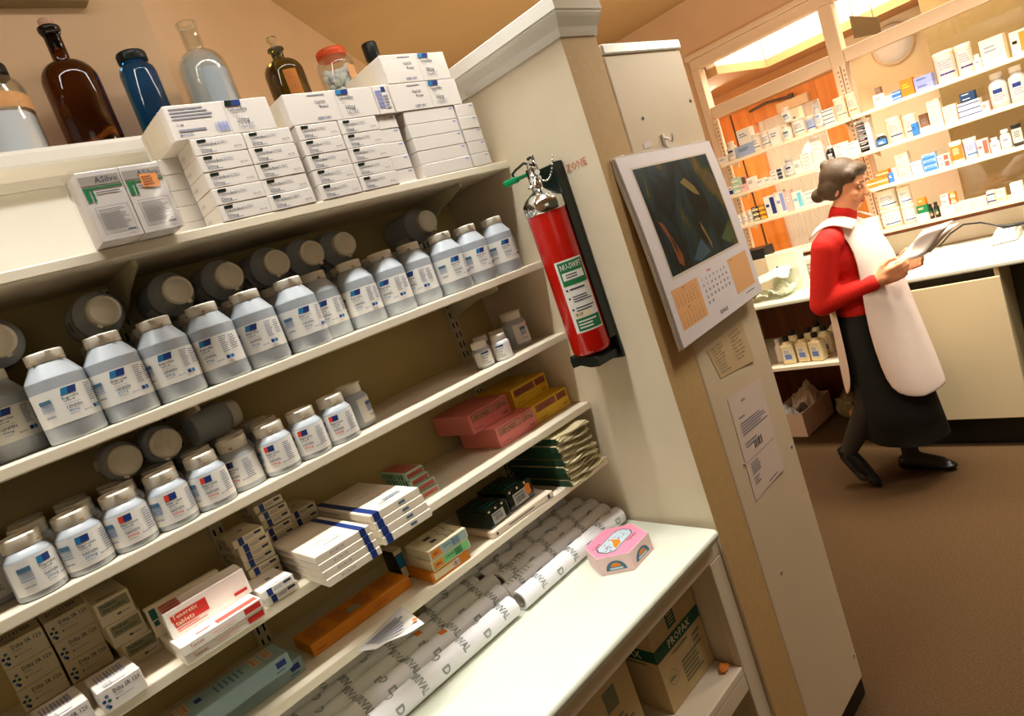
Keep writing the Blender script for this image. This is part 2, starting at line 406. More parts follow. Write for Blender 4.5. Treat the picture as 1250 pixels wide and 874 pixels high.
# ------------------------------------------------------------------ wall shelving
sh = tag(empty('wall_shelving', (0, YW, 0)), 'cream painted wall shelving full of medicine bottles and cartons', 'shelving')
def shp(name, m, *a, bev=.002):
    b = MB(); b.box(a[0], a[1], a[2]-YW, a[3]-YW, a[4], a[5], 0, bev); return b.build(name, m, sh)
XL = -1.55
shp('back_panel', BACKP, XL, XP-E_, YW, YW+.02, ZC+E_, 2.08)
shp('fascia', WHITEP, XL, XP-E_, YW-.006, YW-.0002, Z1+E_, 2.0445)
for z in (Z1, Z2, Z3, Z4, Z5):
    shp('shelf', SHELFP, XL, XP-E_, YS, YW-E_, z-.019, z, bev=.0025)
b = MB()
prof = [(0, 2.045), (.012, 2.045), (.016, 2.06), (.03, 2.068), (.044, 2.074), (.046, 2.08), (.046, 2.098), (.04, 2.107), (0, 2.107)]
sweep([(o_, z) for o_, z in prof], [(XL, -.002, 0, -1), (XP-E_, -.002, 0, -1)], b)
b.build('cornice', WHITEP, sh)
shp('top_board', WHITEP, XL, XP-E_, YW-.001, 1.615, 2.085, 2.107)
for x in (.352, 1.108, -.40):
    b = MB(); y1 = -.0005
    b.box(x-.014, x+.014, y1-.012, y1, ZC+.01, 1.84)
    z = ZC+.04
    while z < 1.82:
        for dx in (-.0065, .0065): b.box(x+dx-.002, x+dx+.002, y1-.0125, y1-.0122, z, z+.016, 1)
        z += .0285
    b.build('slotted_standard', [mat('cream_steel', (206, 198, 166), .45), BLACK], sh)
    for zz in (Z1, Z2, Z3, Z4, Z5):
        b = MB(); z0 = zz-.0195
        sz = .055 if zz != Z1 else .08; ln = .21 if zz in (Z1, Z2) else .16
        poly = [(-.013, z0), (-.013-ln, z0), (-.013-ln, z0-.012), (-.013-ln*.55, z0-sz*.45), (-.013, z0-sz)]
        vs = [(x+s*.0035, y, zz_) for s in (-1, 1) for y, zz_ in poly]; n = 5
        b.add(vs, [tuple(range(n)), tuple(range(n, 2*n))[::-1]]+[(i, n+i, n+(i+1) % n, (i+1) % n) for i in range(n)])
        b.build('bracket', mat('cream_steel', (206, 198, 166), .45), sh)

# ------------------------------------------------------------------ worktop unit below
ct = tag(empty('worktop_unit', (0, 1.2, 0)), 'white topped counter unit under the shelving, cartons stored beneath', 'counter')
def cp(name, m, *a, bev=.003):
    b = MB(); b.box(a[0], a[1], a[2]-1.2, a[3]-1.2, a[4], a[5], 0, bev); return b.build(name, m, ct)
b = MB()
x0, x1, r = XL, XP-E_, .013
pr = [(YW-.001, ZC-.028), (.905+.006, ZC-.028)]+[(.905+r-r*math.cos(a), ZC-r+r*math.sin(a)) for a in [PI/2*i/6 for i in range(7)]]+[(YW-.001, ZC)]
n = len(pr); rc = .02
b.add([(x0, y-1.2, z) for y, z in pr]+[(x1-(rc if y < .93 else 0), y-1.2, z) for y, z in pr],
      [tuple(range(n))[::-1], tuple(range(n, 2*n))]+[(i, n+i, n+(i+1) % n, (i+1) % n) for i in range(n)])
b.build('worktop', FORMICA, ct)
cp('apron', CREAM, XL, XP-E_, .93, .95, .79, ZC-.0285)
for x in (1.186, .1, -1.0):
    cp('post', CREAM, x, x+.055, .93, .955, 0, .789); cp('side_panel', CREAM, x+.004, x+.052, .9555, YW-.01, 0, .789)
cp('lower_shelf', SHELFP, XL, 1.185, .93, YW-.01, .486, .507)
cp('shelf_rail', CREAM, XL, 1.185, .931, .949, .44, .4855)
cp('back_board', CREAM, XL, XP-E_, YW-.009, YW, 0, .837)

# ================================================================== MEDICINE BOTTLES
def cyl(r, e=.0004):
    """mapper round a bottle: u metres along the arc (0 = facing -y), v height"""
    return Surf(lambda u, v, e_: ((r+e_)*math.sin(u/r), -(r+e_)*math.cos(u/r), v), e)
def label_strip(b, r, z0, z1, arc, m=0, n=28):
    mp = cyl(r); b.rect(mp, -arc, z0, arc, z1, m, nu=n); b.sm[-n:] = [True]*n
def large_bottle():
    t = empty('pill_bottle'); tag(t, cat='bottle')
    b = MB(); r = .0405
    b.lathe([(r-.004, 0), (r-.001, .0015), (r, .005), (r, .098), (r, .098), (r-.001, .1005), (.0245, .1235), (.0235, .126), (.0235, .126), (.0235, .132)], n=40)
    b.build('body', HDPE, t)
    b = MB(); b.lathe([(.0255, .1235), (.0265, .1245), (.0265, .1385), (.0265, .1385), (.0255, .1405), (.021, .141), (.021, .141), (.0205, .1403), (0, .1403)], n=32)
    for a in (-.9, .5):
        c = (.0268*math.sin(a), -.0268*math.cos(a), .1265)
        b.box(c[0]-.003, c[0]+.003, c[1]-.0015, c[1]+.0015, c[2]-.002, c[2]+.002, 1)
    b.box(-.004, .004, -.0305, -.0255, .137, .1405, 0, .001)
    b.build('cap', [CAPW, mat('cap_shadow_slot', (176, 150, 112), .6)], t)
    b = MB(); label_strip(b, r, .027, .081, .066); mp = cyl(r, .0008)
    L = [PAPER, BLUE1, BLUE2, INK, FAINT, BARC, DOTB]
    b.rect(mp, -.012, .0685, -.003, .079, 1, .003, 2); b.rect(mp, -.003, .0685, .009, .079, 2, .003, 2)
    b.text(mp, -.013, .062, .0042, 'Ibuprofen', 3); b.text(mp, -.012, .0575, .0026, 'Tablets BP', 3)
    b.text(mp, -.011, .0535, .0018, 'Each tablet contains', 4)
    b.text(mp, -.011, .047, .0042, 'LENPEN', 3, maxw=.021); b.text(mp, -.010, .041, .0036, '400mg', 1); b.text(mp, -.010, .037, .0018, '250 tablets', 4)
    b.text(mp, .009, .036, .0024, 'BOOTS', 2)
    b.bars(mp, -.044, .05, -.026, .066, 9, 5, False); b.rect(mp, -.044, .062, -.026, .068, 6, nu=3); b.text(mp, -.042, .04, .0034, 'LENPEN', 2, maxw=.014)
    b.lines(mp, .023, .048, .036, .078, 9, 4, 2); b.lines(mp, .04, .05, .054, .076, 7, 4, 2)
    b.rect(mp, .024, .036, .03, .042, 2, nu=2); b.rect(mp, .031, .036, .037, .042, 1, nu=2)
    b.build('label', L, t)
    return t
def mid_bottle(red):
    t = empty('tablet_bottle'); tag(t, cat='bottle')
    b = MB(); r = .033
    b.lathe([(r-.004, 0), (r-.001, .0012), (r, .004), (r, .062), (r-.0008, .064), (.0255, .0735), (.024, .0745), (.024, .078)], n=36)
    b.build('body', HDPE, t)
    b = MB(); b.lathe([(.0255, .0742), (.0262, .075), (.0262, .0915), (.0262, .0915), (.025, .0938), (.021, .0942), (.021, .0942), (.0205, .0934), (0, .0934)], n=32)
    b.box(-.004, .004, -.030, -.0255, .090, .0935, 0, .001)
    c = (.0264*math.sin(.35), -.0264*math.cos(.35), .079); b.box(c[0]-.003, c[0]+.003, c[1]-.001, c[1]+.001, c[2]-.0015, c[2]+.0015, 1)
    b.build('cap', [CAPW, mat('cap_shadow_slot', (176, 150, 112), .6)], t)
    b = MB(); label_strip(b, r, .010, .0605, .055); mp = cyl(r, .0008)
    A = (1, 2) if red else (3, 2)
    b.rect(mp, -.012, .047, -.005, .0575, A[0], .001, 2); b.rect(mp, -.005, .047, .006, .0575, A[1], .001, 2)
    b.text(mp, -.012, .041, .0042, 'Naproxen', 4); b.text(mp, -.011, .037, .0026, 'Tablets BP', 4); b.text(mp, -.010, .0335, .0018, 'Each tablet', 5)
    b.text(mp, -.010, .0275, .0042, 'NAPXEN', 4, maxw=.02); b.text(mp, -.009, .0215, .0042, '500mg' if red else '250mg', 1 if red else 3); b.text(mp, -.008, .0175, .0018, '250 tablets', 5)
    b.text(mp, .012, .019, .0026, 'BOOTS', 2)
    b.bars(mp, -.038, .03, -.021, .05, 10, 6, False); b.rect(mp, -.038, .044, -.021, .051, 7, nu=3); b.text(mp, -.037, .02, .003, 'NAPXEN', 4, maxw=.014)
    b.lines(mp, .022, .02, .036, .056, 10, 5, 2)
    b.build('label', [PAPER, mat('bright_red_ink', (222, 62, 40), .5), BLUE2, BLUE1, INK, FAINT, BARC, DOTB], t)
    return t
def small_bottle(white):
    t = empty('small_pill_bottle'); tag(t, cat='bottle')
    b = MB(); r = .0235
    b.lathe([(r-.003, 0), (r, .003), (r, .042), (r-.004, .0475), (.0165, .0485), (.0165, .051)], n=30)
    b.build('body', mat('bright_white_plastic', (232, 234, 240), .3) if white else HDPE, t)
    b = MB(); b.lathe([(.019, .048), (.0195, .0485), (.0195, .062), (.0195, .062), (.018, .0638), (0, .064)], n=28)
    b.build('cap', CAPW if not white else mat('white_cap_plastic', (244, 240, 232), .4), t)
    b = MB(); label_strip(b, r, .006, .04, .03); mp = cyl(r, .0007)
    b.rect(mp, -.012, .034, -.004, .0385, 1, .001, 2); b.rect(mp, -.004, .034, .008, .0385, 2, .001, 2)
    for z, s in ((.028, 'Atenolol'), (.022, 'Tablets'), (.016, '50mg'), (.010, '28 tablets')): b.text(mp, -.012, z, .0036, s, 3)
    b.build('label', [PAPER, BLUE1, BLUE2, INK], t)
    return t

def face_cam(x, y): return -math.atan2(x, y)
big = large_bottle()
G1 = 'large grey ibuprofen bottles on the upper bottle shelf'
front = [(-.078, 1.232, .9)]
for px, py, y, dv in [(52, 432, 1.232, .25), (122, 410, 1.232, .0), (185, 390, 1.234, -.12), (242, 370, 1.232, -.4), (295, 357, 1.232, -.25), (349, 342, 1.232, .25)]:
    p = at(px, py, Y=y); front.append((p.x, y, dv))
for px, py, y, dv in [(378, 342, 1.268, -.05), (408, 329, 1.254, -.15), (448, 317, 1.252, -.28), (484, 306, 1.256, -.45), (512, 292, 1.232, .45), (547, 281, 1.232, .5), (597, 266, 1.232, .45)]:
    p = at(px, py, Y=y); front.append((p.x, y, dv))
xs = [f_[0] for f_ in front]
for i in range(1, len(front)):              # keep neighbours just clear of each other
    x, y, dv = front[i]; px_, py_, _ = front[i-1]
    need = math.sqrt(max(0, .0815**2-(y-py_)**2))
    if x-px_ < need: front[i] = (px_+need, y, dv)
FDESC = ['cut by the left edge of the photo', 'first whole one from the left', 'second whole one from the left', 'third whole one from the left', 'fourth whole one from the left', 'fifth whole one from the left', 'bright-shouldered one left of the four shaded bottles',
         'first of the four shaded bottles, half hidden', 'second of the four shaded bottles', 'third of the four shaded bottles', 'last of the four shaded bottles', 'third from the cream end panel', 'second from the cream end panel', 'right beside the cream end panel']
for (x, y, dv), ds in zip(front, FDESC):
    first_or_copy(big, (x, y, Z2+E_), face_cam(x, y)+dv, 'grey pill bottle in the upper row, '+ds, G1)
# shaded bottle seen between the two bright ones at the right
p = at(572, 277, Y=1.285); first_or_copy(big, (p.x-.004, 1.31, Z2+E_), face_cam(p.x, 1.3)+1.1, 'shaded grey pill bottle in the gap behind the last two upright ones', G1)
# rows behind, carrying the bottles that lie on their caps
G1b = 'pill bottles in the back rows of the upper bottle shelf'
for k in range(12):
    x = -.06+.0835*k; put(big, (x, 1.3165+(.0 if k < 5 else .02), Z2+E_), random.uniform(-.8, .4), 'grey pill bottle with cream cap, back rows of the upper bottle shelf', G1b)
    put(big, (x+.01, 1.413, Z2+E_), random.uniform(-.8, .4), 'grey pill bottle with cream cap, back rows of the upper bottle shelf', G1b)
LD = ['at the left edge of the photo', 'left of the steel bracket', 'first one right of the steel bracket', 'second one right of the steel bracket', 'third one right of the steel bracket', 'fourth one right of the steel bracket', 'lone one farther right']
LD = ['at the left edge of the photo', 'just left of the steel bracket', 'first right of the steel bracket', 'second right of the steel bracket', 'third right of the steel bracket', 'fourth right of the steel bracket', 'fifth right of the steel bracket', 'alone near the end panel']
lie = [(3, 430), (130, 385), (219, 357), (281, 336), (340, 322), (380, 308), (422, 300), (523, 269)]
px_ = None
for (px, py), ds in zip(lie, LD):
    yc = 1.285 if ds.startswith('alone') is False else 1.29
    p = at(px, py, Y=yc); x = p.x
    if px_ is not None and x-px_ < .0815: x = px_+.0815
    px_ = x
    c = copy_tree(big); c.rotation_euler = (PI/2, random.uniform(-.6, .6), 0); c.location = (x, yc+.141, Z2+.1416+.0408)
    c['label'] = 'grey pill bottle lying on the upper row, '+ds; c['group'] = 'pill bottles lying on the upper bottle row'
# lone lying bottle needs standing ones below it
for x in (.955, 1.04): put(big, (x+.0, 1.413, Z2+E_), 0, 'grey pill bottle with cream cap, back rows of the upper bottle shelf', G1b)

mr, mb_ = mid_bottle(True), mid_bottle(False)
mb_.location = (-5, 0, 0)
G2 = 'grey tablet bottles on the lower bottle shelf'
spec = [(-.062, 1.226, .3, 0, 'cut by the left edge of the photo')]
for px, py, y, dv, red, ds in [(22, 655, 1.226, .55, 0, 'blue patch, nearest the left edge'), (80, 630, 1.226, .1, 0, 'blue label patch, second from the left edge'), (138, 604, 1.226, -.02, 1, 'red and navy patch, third from the left edge'),
                           (193, 580, 1.226, .12, 1, 'red and navy patch, fourth from the left edge'), (240, 560, 1.226, -.05, 1, 'red and navy patch, fifth from the left edge'), (277, 543, 1.244, -.55, 1, 'red and navy patch, sixth from the left edge'),
                           (320, 523, 1.226, -.3, 1, 'red and navy patch, fourth from the right end'), (358, 506, 1.226, -.2, 1, 'red and navy patch, third from the right end'), (398, 491, 1.226, -.12, 1, 'red and navy patch, second from the right end'), (425, 478, 1.268, 1.9, 1, 'shaded, set back at the right end')]:
    p = at(px, py, Y=y); spec.append((p.x, y, dv, red, ds))
last = None
for x, y, dv, red, ds in spec:
    if last and math.hypot(x-last[0], y-last[1]) < .0665: x = last[0]+math.sqrt(max(0, .0668**2-(y-last[1])**2))
    last = (x, y)
    first_or_copy(mr if red else mb_, (x, y, Z3+E_), face_cam(x, y)+dv, 'grey bottle of the lower row, '+ds, G2)
for k in range(9):
    for j, y in enumerate((1.314, 1.382)):
        put(mr, (-.065+.0675*k+.006*j, y, Z3+E_), random.uniform(-1, .4), 'grey tablet bottle in the back rows of the lower bottle shelf', 'tablet bottles in the back rows')
for (px, py), ds in (((158, 572), 'left of the two'), ((208, 552), 'right of the two')):
    yc = 1.275; p = at(px, py, Y=yc)
    c = copy_tree(mr); c.rotation_euler = (PI/2, .3, 0); c.location = (p.x, yc+.0942, Z3+.0948+.0334)
    c['label'] = 'tablet bottle lying on the lower row, white cap outward, '+ds; c['group'] = 'tablet bottles lying cap outward'
p = at(268, 510, Y=1.30)
c = copy_tree(mr); c.rotation_euler = (0, PI/2, 0); c.rotation_euler = (PI/2, -1.5, PI/2+.12); c.location = (p.x-.05, 1.325, Z3+.0948+.0334)
c['label'] = 'shaded tablet bottle lying sideways on the lower bottle row, cap to the right'
sm, sw = small_bottle(False), small_bottle(True)
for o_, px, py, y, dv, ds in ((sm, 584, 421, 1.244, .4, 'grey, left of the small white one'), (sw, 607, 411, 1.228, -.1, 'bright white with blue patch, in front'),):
    p = at(px, py, Y=y); first_or_copy(o_, (p.x, y, Z3+E_), face_cam(p.x, y)+dv, 'small pill bottle near the end panel, '+ds, 'small pill bottles near the end panel')
for px, py, y, ds in ((584, 408, 1.325, 'back left'), (604, 402, 1.30, 'back middle')):
    p = at(px, py, Y=y); put(sm, (p.x, y, Z3+E_), .6, 'small grey pill bottle, mostly hidden behind the white one, '+ds, 'small pill bottles near the end panel')
p = at(621, 394, Y=1.285); put(mr, (p.x+.012, 1.285, Z3+E_), face_cam(1.1, 1.28)+1.5, 'shaded grey tablet bottle standing behind the small white pill bottle', 'small pill bottles near the end panel')

# ================================================================== CARTONS ON THE TOP SHELF
CI = [CARD, INK, DARKM, FAINT, BLUE1, BLUE2, LILAC, CARDB]
def art_cim(b, F, w, d, h):
    f = F['F']; b.rect(f, .010, h-.0075, .026, h-.002, 2, .001)
    b.text(f, .010, h-.0135, .0052, 'Cimetidine', 1); b.text(f, .042, h-.0130, .0050, 'ULTEC', 3); b.text(f, .010, .0125, .0022, 'Tablets', 3)
    b.text(f, .011, .0062, .0052, '200mg', 1); b.lines(f, .012, .003, .05, .006, 1, 3); b.text(f, w-.022, .0075, .003, 'BOOTS', 1)
    for s in 'LR': b.text(F[s], .01, h*.4, .005, 'ULTEC', 3)
def art_blue(b, F, w, d, h):
    art_cim(b, F, w, d, h); b.rect(F['F'], .0175, h-.0075, .0262, h-.0018, 5, .001)
def art_plain(b, F, w, d, h):
    b.rect(F['F'], w-.016, h-.007, w-.006, h-.004, 6)
CIM = carton('tablet_carton', .0955, .078, .0296, CI, art_cim); tag(CIM, cat='carton')
PLN = carton('tablet_carton', .0955, .078, .0296, CI, art_plain); tag(PLN, cat='carton'); PLN.location = (-4, 0, 0)
ROWN = ['bottom row', 'second row from the bottom', 'middle row', 'second row from the top', 'top row']
def col(src, x, y, n, label, group, rz=0, dz=.0299, z=Z1, first=True, jit=.0012):
    for r_ in range(n):
        nm = ROWN[r_] if n == 5 else (['bottom', 'second from the bottom', 'third from the bottom', 'top'][r_]+' of its stack' if n == 4 else ['bottom', 'middle', 'top'][r_]+' of its stack' if n == 3 else ['lower', 'upper'][r_]+' of the two' if n == 2 else '')
        first_or_copy(src, (x+random.uniform(-jit, jit)*.6, y+random.uniform(0, jit), z+E_*.5+r_*dz), rz+random.uniform(-.006, .006), label+(', '+nm if nm else ''), group)
GC = 'white tablet cartons stacked on the top shelf'
col(CIM, .5505, 1.226, 5, 'white tablet carton, far left printed column', GC)
col(CIM, .647, 1.226, 5, 'white tablet carton, second printed column, left of the dark gap', GC)
col(CIM, .7565, 1.226, 5, 'white tablet carton, third printed column, right of the dark gap', GC)
col(CIM, .8535, 1.226, 5, 'white tablet carton, last printed column, right of the dark gap', GC)
PLS = carton('tablet_carton', .052, .078, .0296, CI, art_plain); tag(PLS, cat='carton'); PLS.location = (-4, .3, 0)
PLL = carton('tablet_carton', .150, .078, .0296, CI, art_plain); tag(PLL, cat='carton'); PLL.location = (-4, .6, 0)
col(PLS, .93, 1.232, 5, 'narrow plain white carton beside the last printed column', GC, first=False)
col(PLL, 1.0525, 1.228, 5, 'long plain white carton on the top shelf', GC)
PLM = carton('tablet_carton', .060, .078, .0296, CI, art_plain); tag(PLM, cat='carton'); PLM.location = (-4, .9, 0)
col(PLM, 1.161, 1.226, 5, 'narrow plain white carton against the cream end panel', GC)
for r_ in range(5):
    first_or_copy(PLN, (.509, 1.3175, Z1+E_+r_*.0299), 0, 'white carton in the stack behind the far left printed column, '+ROWN[r_], GC)
    for x in (.62, .76, .87, 1.0, 1.11): put(PLN, (x, 1.3175, Z1+E_+r_*.0299), 0, 'white carton hidden in the rear stacks of the top shelf', 'rear cartons of the top shelf')
ZT = Z1+5*.0299+.0008
def art_outer(left):
    def a(b, F, w, d, h):
        f = F['F']; x = w*.56
        if left:
            b.lines(f, .008, h*.55, w*.42, h*.93, 4, 3); b.text(f, .012, h*.4, .004, 'POM', 3); b.lines(f, .012, h*.2, w*.35, h*.34, 1, 3); b.text(f, .012, .006, .005, 'BOOTS', 5); b.bars(f, w*.40, .008, w*.53, h*.4, 9, 6)
        else:
            b.lines(f, w*.25, h*.86, w*.5, h*.93, 1, 3); b.text(f, w*.3, h*.62, .006, '12x120', 1); b.text(f, w*.34, h*.47, .006, 'Boxes', 1); b.text(f, w*.28, .006, .005, 'KEEP DRY', 5, maxw=w*.2)
        b.rect(f, x, h-.011, x+.013, h-.001, 2 if left else 4, .002); b.rect(f, x+.013, h-.011, x+.03, h-.001, 5, .002)
        b.text(f, x+.003, h-.021, .0075, 'Cimetidine', 1, maxw=.036); b.text(f, x+.006, h-.027, .003, 'Tablets', 3); b.text(f, x+.012, h-.041, .008, '200mg', 1, maxw=.024); b.text(f, x+.012, h-.052, .008, 'ULTEC', 3, maxw=.03)
        b.rect(f, x-.004, 0, x-.0034, h, 3); b.lines(F['T'], .01, .02, w*.4, d*.8, 8, 3); b.bars(F['L'], .01, .0, d*.85, h, 12, 7)
    return a
def big_box(w, h, d, x0, z, art, label, y=1.1885, rz=0):
    o = carton('outer_carton', w, d, h, CI, art, (x0+w/2, y+d/2, z), rz); tag(o, label, 'carton'); o['group'] = 'large cartons on top of the stacks'; return o
big_box(.194, .061, .148, .479, ZT, art_outer(True), 'wide white carton with small barcode, below the clear bottle')
big_box(.211, .061, .148, .706, ZT, art_outer(False), 'wide white carton below the small stoppered bottle on the ledge')
o = carton('outer_carton', .040, .148, .0615, CI, lambda b, F, w, d, h: (b.bars(F['F'], .003, .012, .02, h-.01, 10, 6, False), b.rect(F['F'], .021, h-.014, .032, h-.004, 5), b.lines(F['F'], .022, .01, .034, h-.02, 5, 3)), (.9385, 1.2625, ZT)); tag(o, 'narrow white carton end standing between the two wide cartons', 'carton', 'large cartons on top of the stacks')
big_box(.199, .061, .148, .962, ZT, art_outer(False), 'wide white carton under another, nearest the end panel on the top shelf')
big_box(.187, .063, .155, .967, ZT+.0616, art_outer(False), 'topmost white carton, lying on the wide carton beside the end panel')
# shrink wrapped pair with green flashes
def art_flash(b, F, w, d, h):
    f = F['F']; b.rect(f, .002, h-.022, w-.002, h-.008, 1); b.text(f, w*.38, h-.019, .009, 'ASilvo', 2, maxw=w*.55)
    b.rect(f, .002, h-.0275, w-.002, h-.0245, 3)
    b.add([f(.003, h-.046), f(.010, h-.046), f(.010, h-.0275), f(.003, h-.0275)], [(0, 1, 2, 3)], 3)
    b.add([f(.012, h-.048), f(.0155, h-.046), f(.0155, h-.0275), f(.012, h-.0275)], [(0, 1, 2, 3)], 3)
    b.lines(f, .018, h-.036, w-.006, h-.031, 1, 4)
    for (u0, v0, u1, v1) in ((.008, .010, w-.006, .0106), (.008, .052, w-.006, .0526), (.008, .01, .0086, .0526), (w-.0066, .01, w-.006, .0526)): b.rect(f, u0, v0, u1, v1, 4)
    b.lines(f, .011, .016, w-.009, .049, 14, 4); b.rect(f, w-.02, .0115, w-.008, .0135, 2)
FL = [mat('lilac_grey_card', (214, 204, 200), .5), GREYI, INK, GRN, mat('mid_grey_ink', (124, 118, 118), .6)]
for x, s in ((.3265, 'left'), (.3885, 'right')):
    o = carton('wrapped_carton', .0605, .058, .108, FL, art_flash, (x, 1.169, Z1+E_)); tag(o, 'shrink wrapped pale grey carton with green flash, %s of the pair' % s, 'carton', 'shrink wrapped pair')
    o.rotation_euler.z = -.0
b = MB(); b.add([(0, 0, 0), (.026, .0, -.003), (.027, 0, .019), (.001, 0, .021)], [(0, 1, 2, 3)]); b.lines(lambda u, v: (u, -.0003, v), .003, .002, .023, .018, 4, 1)
o = b.build('price_sticker', [ORNG, mat('brown_ink', (170, 96, 50), .6)], None, (.3825, 1.1392, 1.938), solid=.0003); tag(o, 'orange sticker on the front of the shrink wrapped right carton', 'sticker')
b = MB(); n = 10; vs = []; fs = []
for i in range(n+1):
    z = -.001+.112*i/n; w_ = .003*math.sin(i*1.7)
    vs += [(-.064, .032, z), (-.066+w_, -.028, z), (-.0625, -.0305, z+.0006), (.0625, -.0305, z), (.0645-w_*.5, -.026, z), (.063, .032, z)]
for i in range(n):
    for j in range(5): fs.append((i*6+j, i*6+j+1, i*6+7+j, i*6+6+j))
b.add(vs, fs, 0, True)
for i in range(5): b.add([(-.064-.012*math.sin(i*2)**2, -.02+.012*i, .11), (-.064, -.02+.012*i, .108), (-.066, -.014+.012*i, .06+.008*i), (-.078+.004*i, -.018+.012*i, .075)], [(0, 1, 2, 3)], 0, True)
o = b.build('shrink_wrap', FILM, None, (.3575, 1.169, Z1+E_*2)); tag(o, 'clear crinkled shrink wrap around the pale grey carton pair', 'film')
b = MB(); b.rect(lambda u, v: (.008-u*.3, -.0+u, v), 0, 0, .16, .152, 0); b.rect(lambda u, v: (.008+u, -.002-.02*math.sin(u*40), v), 0, .0, .03, .152, 0, nu=6)
o = b.build('torn_wrap', FILM, None, (.466, 1.205, Z1+E_)); tag(o, 'clear film hanging beside the far left carton column', 'film')
# spare translucent stopper-like tag between the cartons
# ================================================================== BOTTLES ON THE TOP LEDGE
ZL = 2.107+E_
AMB = mat('amber_glass', (88, 42, 8), .04, trans=1, ior=1.5); COB = mat('cobalt_glass', (24, 104, 196), .05, trans=1, ior=1.5)
CLR = mat('clear_glass', (240, 246, 246), .03, trans=1, ior=1.18); OLG = mat('olive_glass', (92, 84, 36), .04, trans=1, ior=1.5)
def shell(prof, t=.003):
    return prof+[(max(r-t, .0005), z) for r, z in prof[::-1] if True][:-1]+[(0.0005, prof[0][1]+t*1.5)]
def outer_prof(r, hb, sh, rn, hn, lip):
    """straight body, rounded shoulder, neck, lip"""
    p = [(r*.9, 0), (r*.97, .002), (r, .007), (r, hb)]
    for i in range(1, 9):
        a = PI/2*i/8; p.append((rn+(r-rn)*math.cos(a), hb+sh*math.sin(a)))
    p += [(rn, hb+sh+.004), (rn, hn-.008), (lip, hn-.006), (lip, hn-.001), (lip*.8, hn)]
    return p
t = tag(empty('apothecary_bottle', (.4615, 1.52, ZL)), 'big brown glass bottle with a cork, tallest on the top ledge', 'bottle')
pr = outer_prof(.0525, .150, .042, .0155, .262, .0205)
b = MB(); b.lathe(pr, n=40); b.build('glass_body', AMB, t)
b = MB(); b.lathe([(.0135, .254), (.0135, .262), (.0145, .275), (.013, .278), (0, .278)], n=20); b.build('cork', mat('pale_cork', (206, 164, 140), .8, noise=.1, nscale=90), t)
b = MB(); b.lathe([(.012, .245), (.0157, .2455), (.0208, .2555), (.0208, .2615), (.0175, .2635), (.0150, .2637)], n=24); b.build('lip_ring', mat('near_black_glass', (26, 20, 12), .1), t)
t = tag(empty('apothecary_jar', (.594, 1.52, ZL)), 'cobalt blue glass jar with a dark lid on the top ledge', 'jar')
b = MB(); b.lathe([(.034, 0), (.037, .004), (.0375, .008), (.0375, .158), (.035, .170), (.029, .176), (.027, .179), (.027, .184), (0, .184)], n=36); b.build('glass_body', COB, t)
b = MB(); b.lathe([(.0285, .1845), (.0305, .186), (.0305, .200), (.029, .2035), (.02, .205), (0, .205)], n=28)
for k in range(8): a = k*PI/4; b.box(.030*math.cos(a)-.002, .030*math.cos(a)+.002, .030*math.sin(a)-.002, .030*math.sin(a)+.002, .187, .199, 0, .001)
b.build('lid', mat('dark_lid', (18, 28, 30), .35), t)
t = tag(empty('apothecary_bottle', (.737, 1.52, ZL)), 'clear glass bottle without stopper behind the wide carton with small barcode', 'bottle')
pr = outer_prof(.0545, .150, .050, .0205, .266, .0235)
b = MB(); b.lathe(shell(pr, .004), n=40, cap=False); b.build('glass_body', JARG, t)
b = MB(); mpb = cyl(.0492); b.rect(mpb, -.03, .03, .055, .15, 0, nu=14); b.build('back_label', mat('pale_blue_label', (206, 214, 226), .7), t)
fz = mix_pane('bluish_residue', (.9, .95, 1), .35); g_ = [n_ for n_ in fz.node_tree.nodes if n_.type == 'BSDF_GLOSSY'][0]; dn = fz.node_tree.nodes.new('ShaderNodeBsdfDiffuse'); dn.inputs['Color'].default_value = (.72, .82, .90, 1)
mx_ = [n_ for n_ in fz.node_tree.nodes if n_.type == 'MIX_SHADER'][0]; fz.node_tree.links.new(dn.outputs[0], mx_.inputs[2])
b = MB(); b.lathe([(.047, .006), (.0485, .012), (.0485, .150), (.044, .172), (.034, .190), (.02, .200)], n=32, cap=False); b.build('residue', fz, t)
t = tag(empty('apothecary_bottle', (.921, 1.5, ZL)), 'small dark olive bottle with glass stopper and orange label', 'bottle')
pr = outer_prof(.0475, .128, .034, .0145, .192, .020)
b = MB(); b.lathe(pr, n=36); b.build('glass_body', OLG, t)
b = MB(); b.lathe([(.009, .185), (.0135, .193), (.008, .199), (.007, .203), (.012, .208), (.0135, .214), (.011, .219), (0, .221)], n=20); b.build('glass_stopper', CLR, t)
b = MB(); mpb = cyl(.0475, .0006); b.rect(mpb, -.028, .065, .004, .125, 0, nu=6); b.text(mpb, -.02, .1, .006, 'TINCT', 1, maxw=.02); b.rect(mpb, -.014, .075, -.004, .09, 1)
b.build('label', [mat('old_orange_label', (198, 124, 50), .7, noise=.15), mat('brown_ink', (110, 60, 24), .6)], t)
t = tag(empty('glass_jar', (1.071, 1.5, ZL)), 'clear jar of white cotton wool with an orange lid', 'jar')
b = MB(); b.lathe(shell([(.043, 0), (.047, .004), (.0485, .010), (.0485, .135), (.046, .148), (.038, .158), (.036, .160), (.036, .166)], .003), n=36, cap=False); b.build('glass_body', JARG, t)
b = MB(); b.lathe([(.0375, .160), (.039, .162), (.039, .176), (.037, .179), (.034, .180), (0, .179)], n=32); b.build('lid', mat('orange_lid', (226, 84, 34), .4), t)
b = MB()
for i in range(110):
    a = random.uniform(0, 2*PI); rr = .033*math.sqrt(random.random()); z = random.uniform(.016, .128)
    b.ell((rr*math.cos(a), rr*math.sin(a), z), [random.uniform(.009, .0118)]*3, seg=10, ring=7)
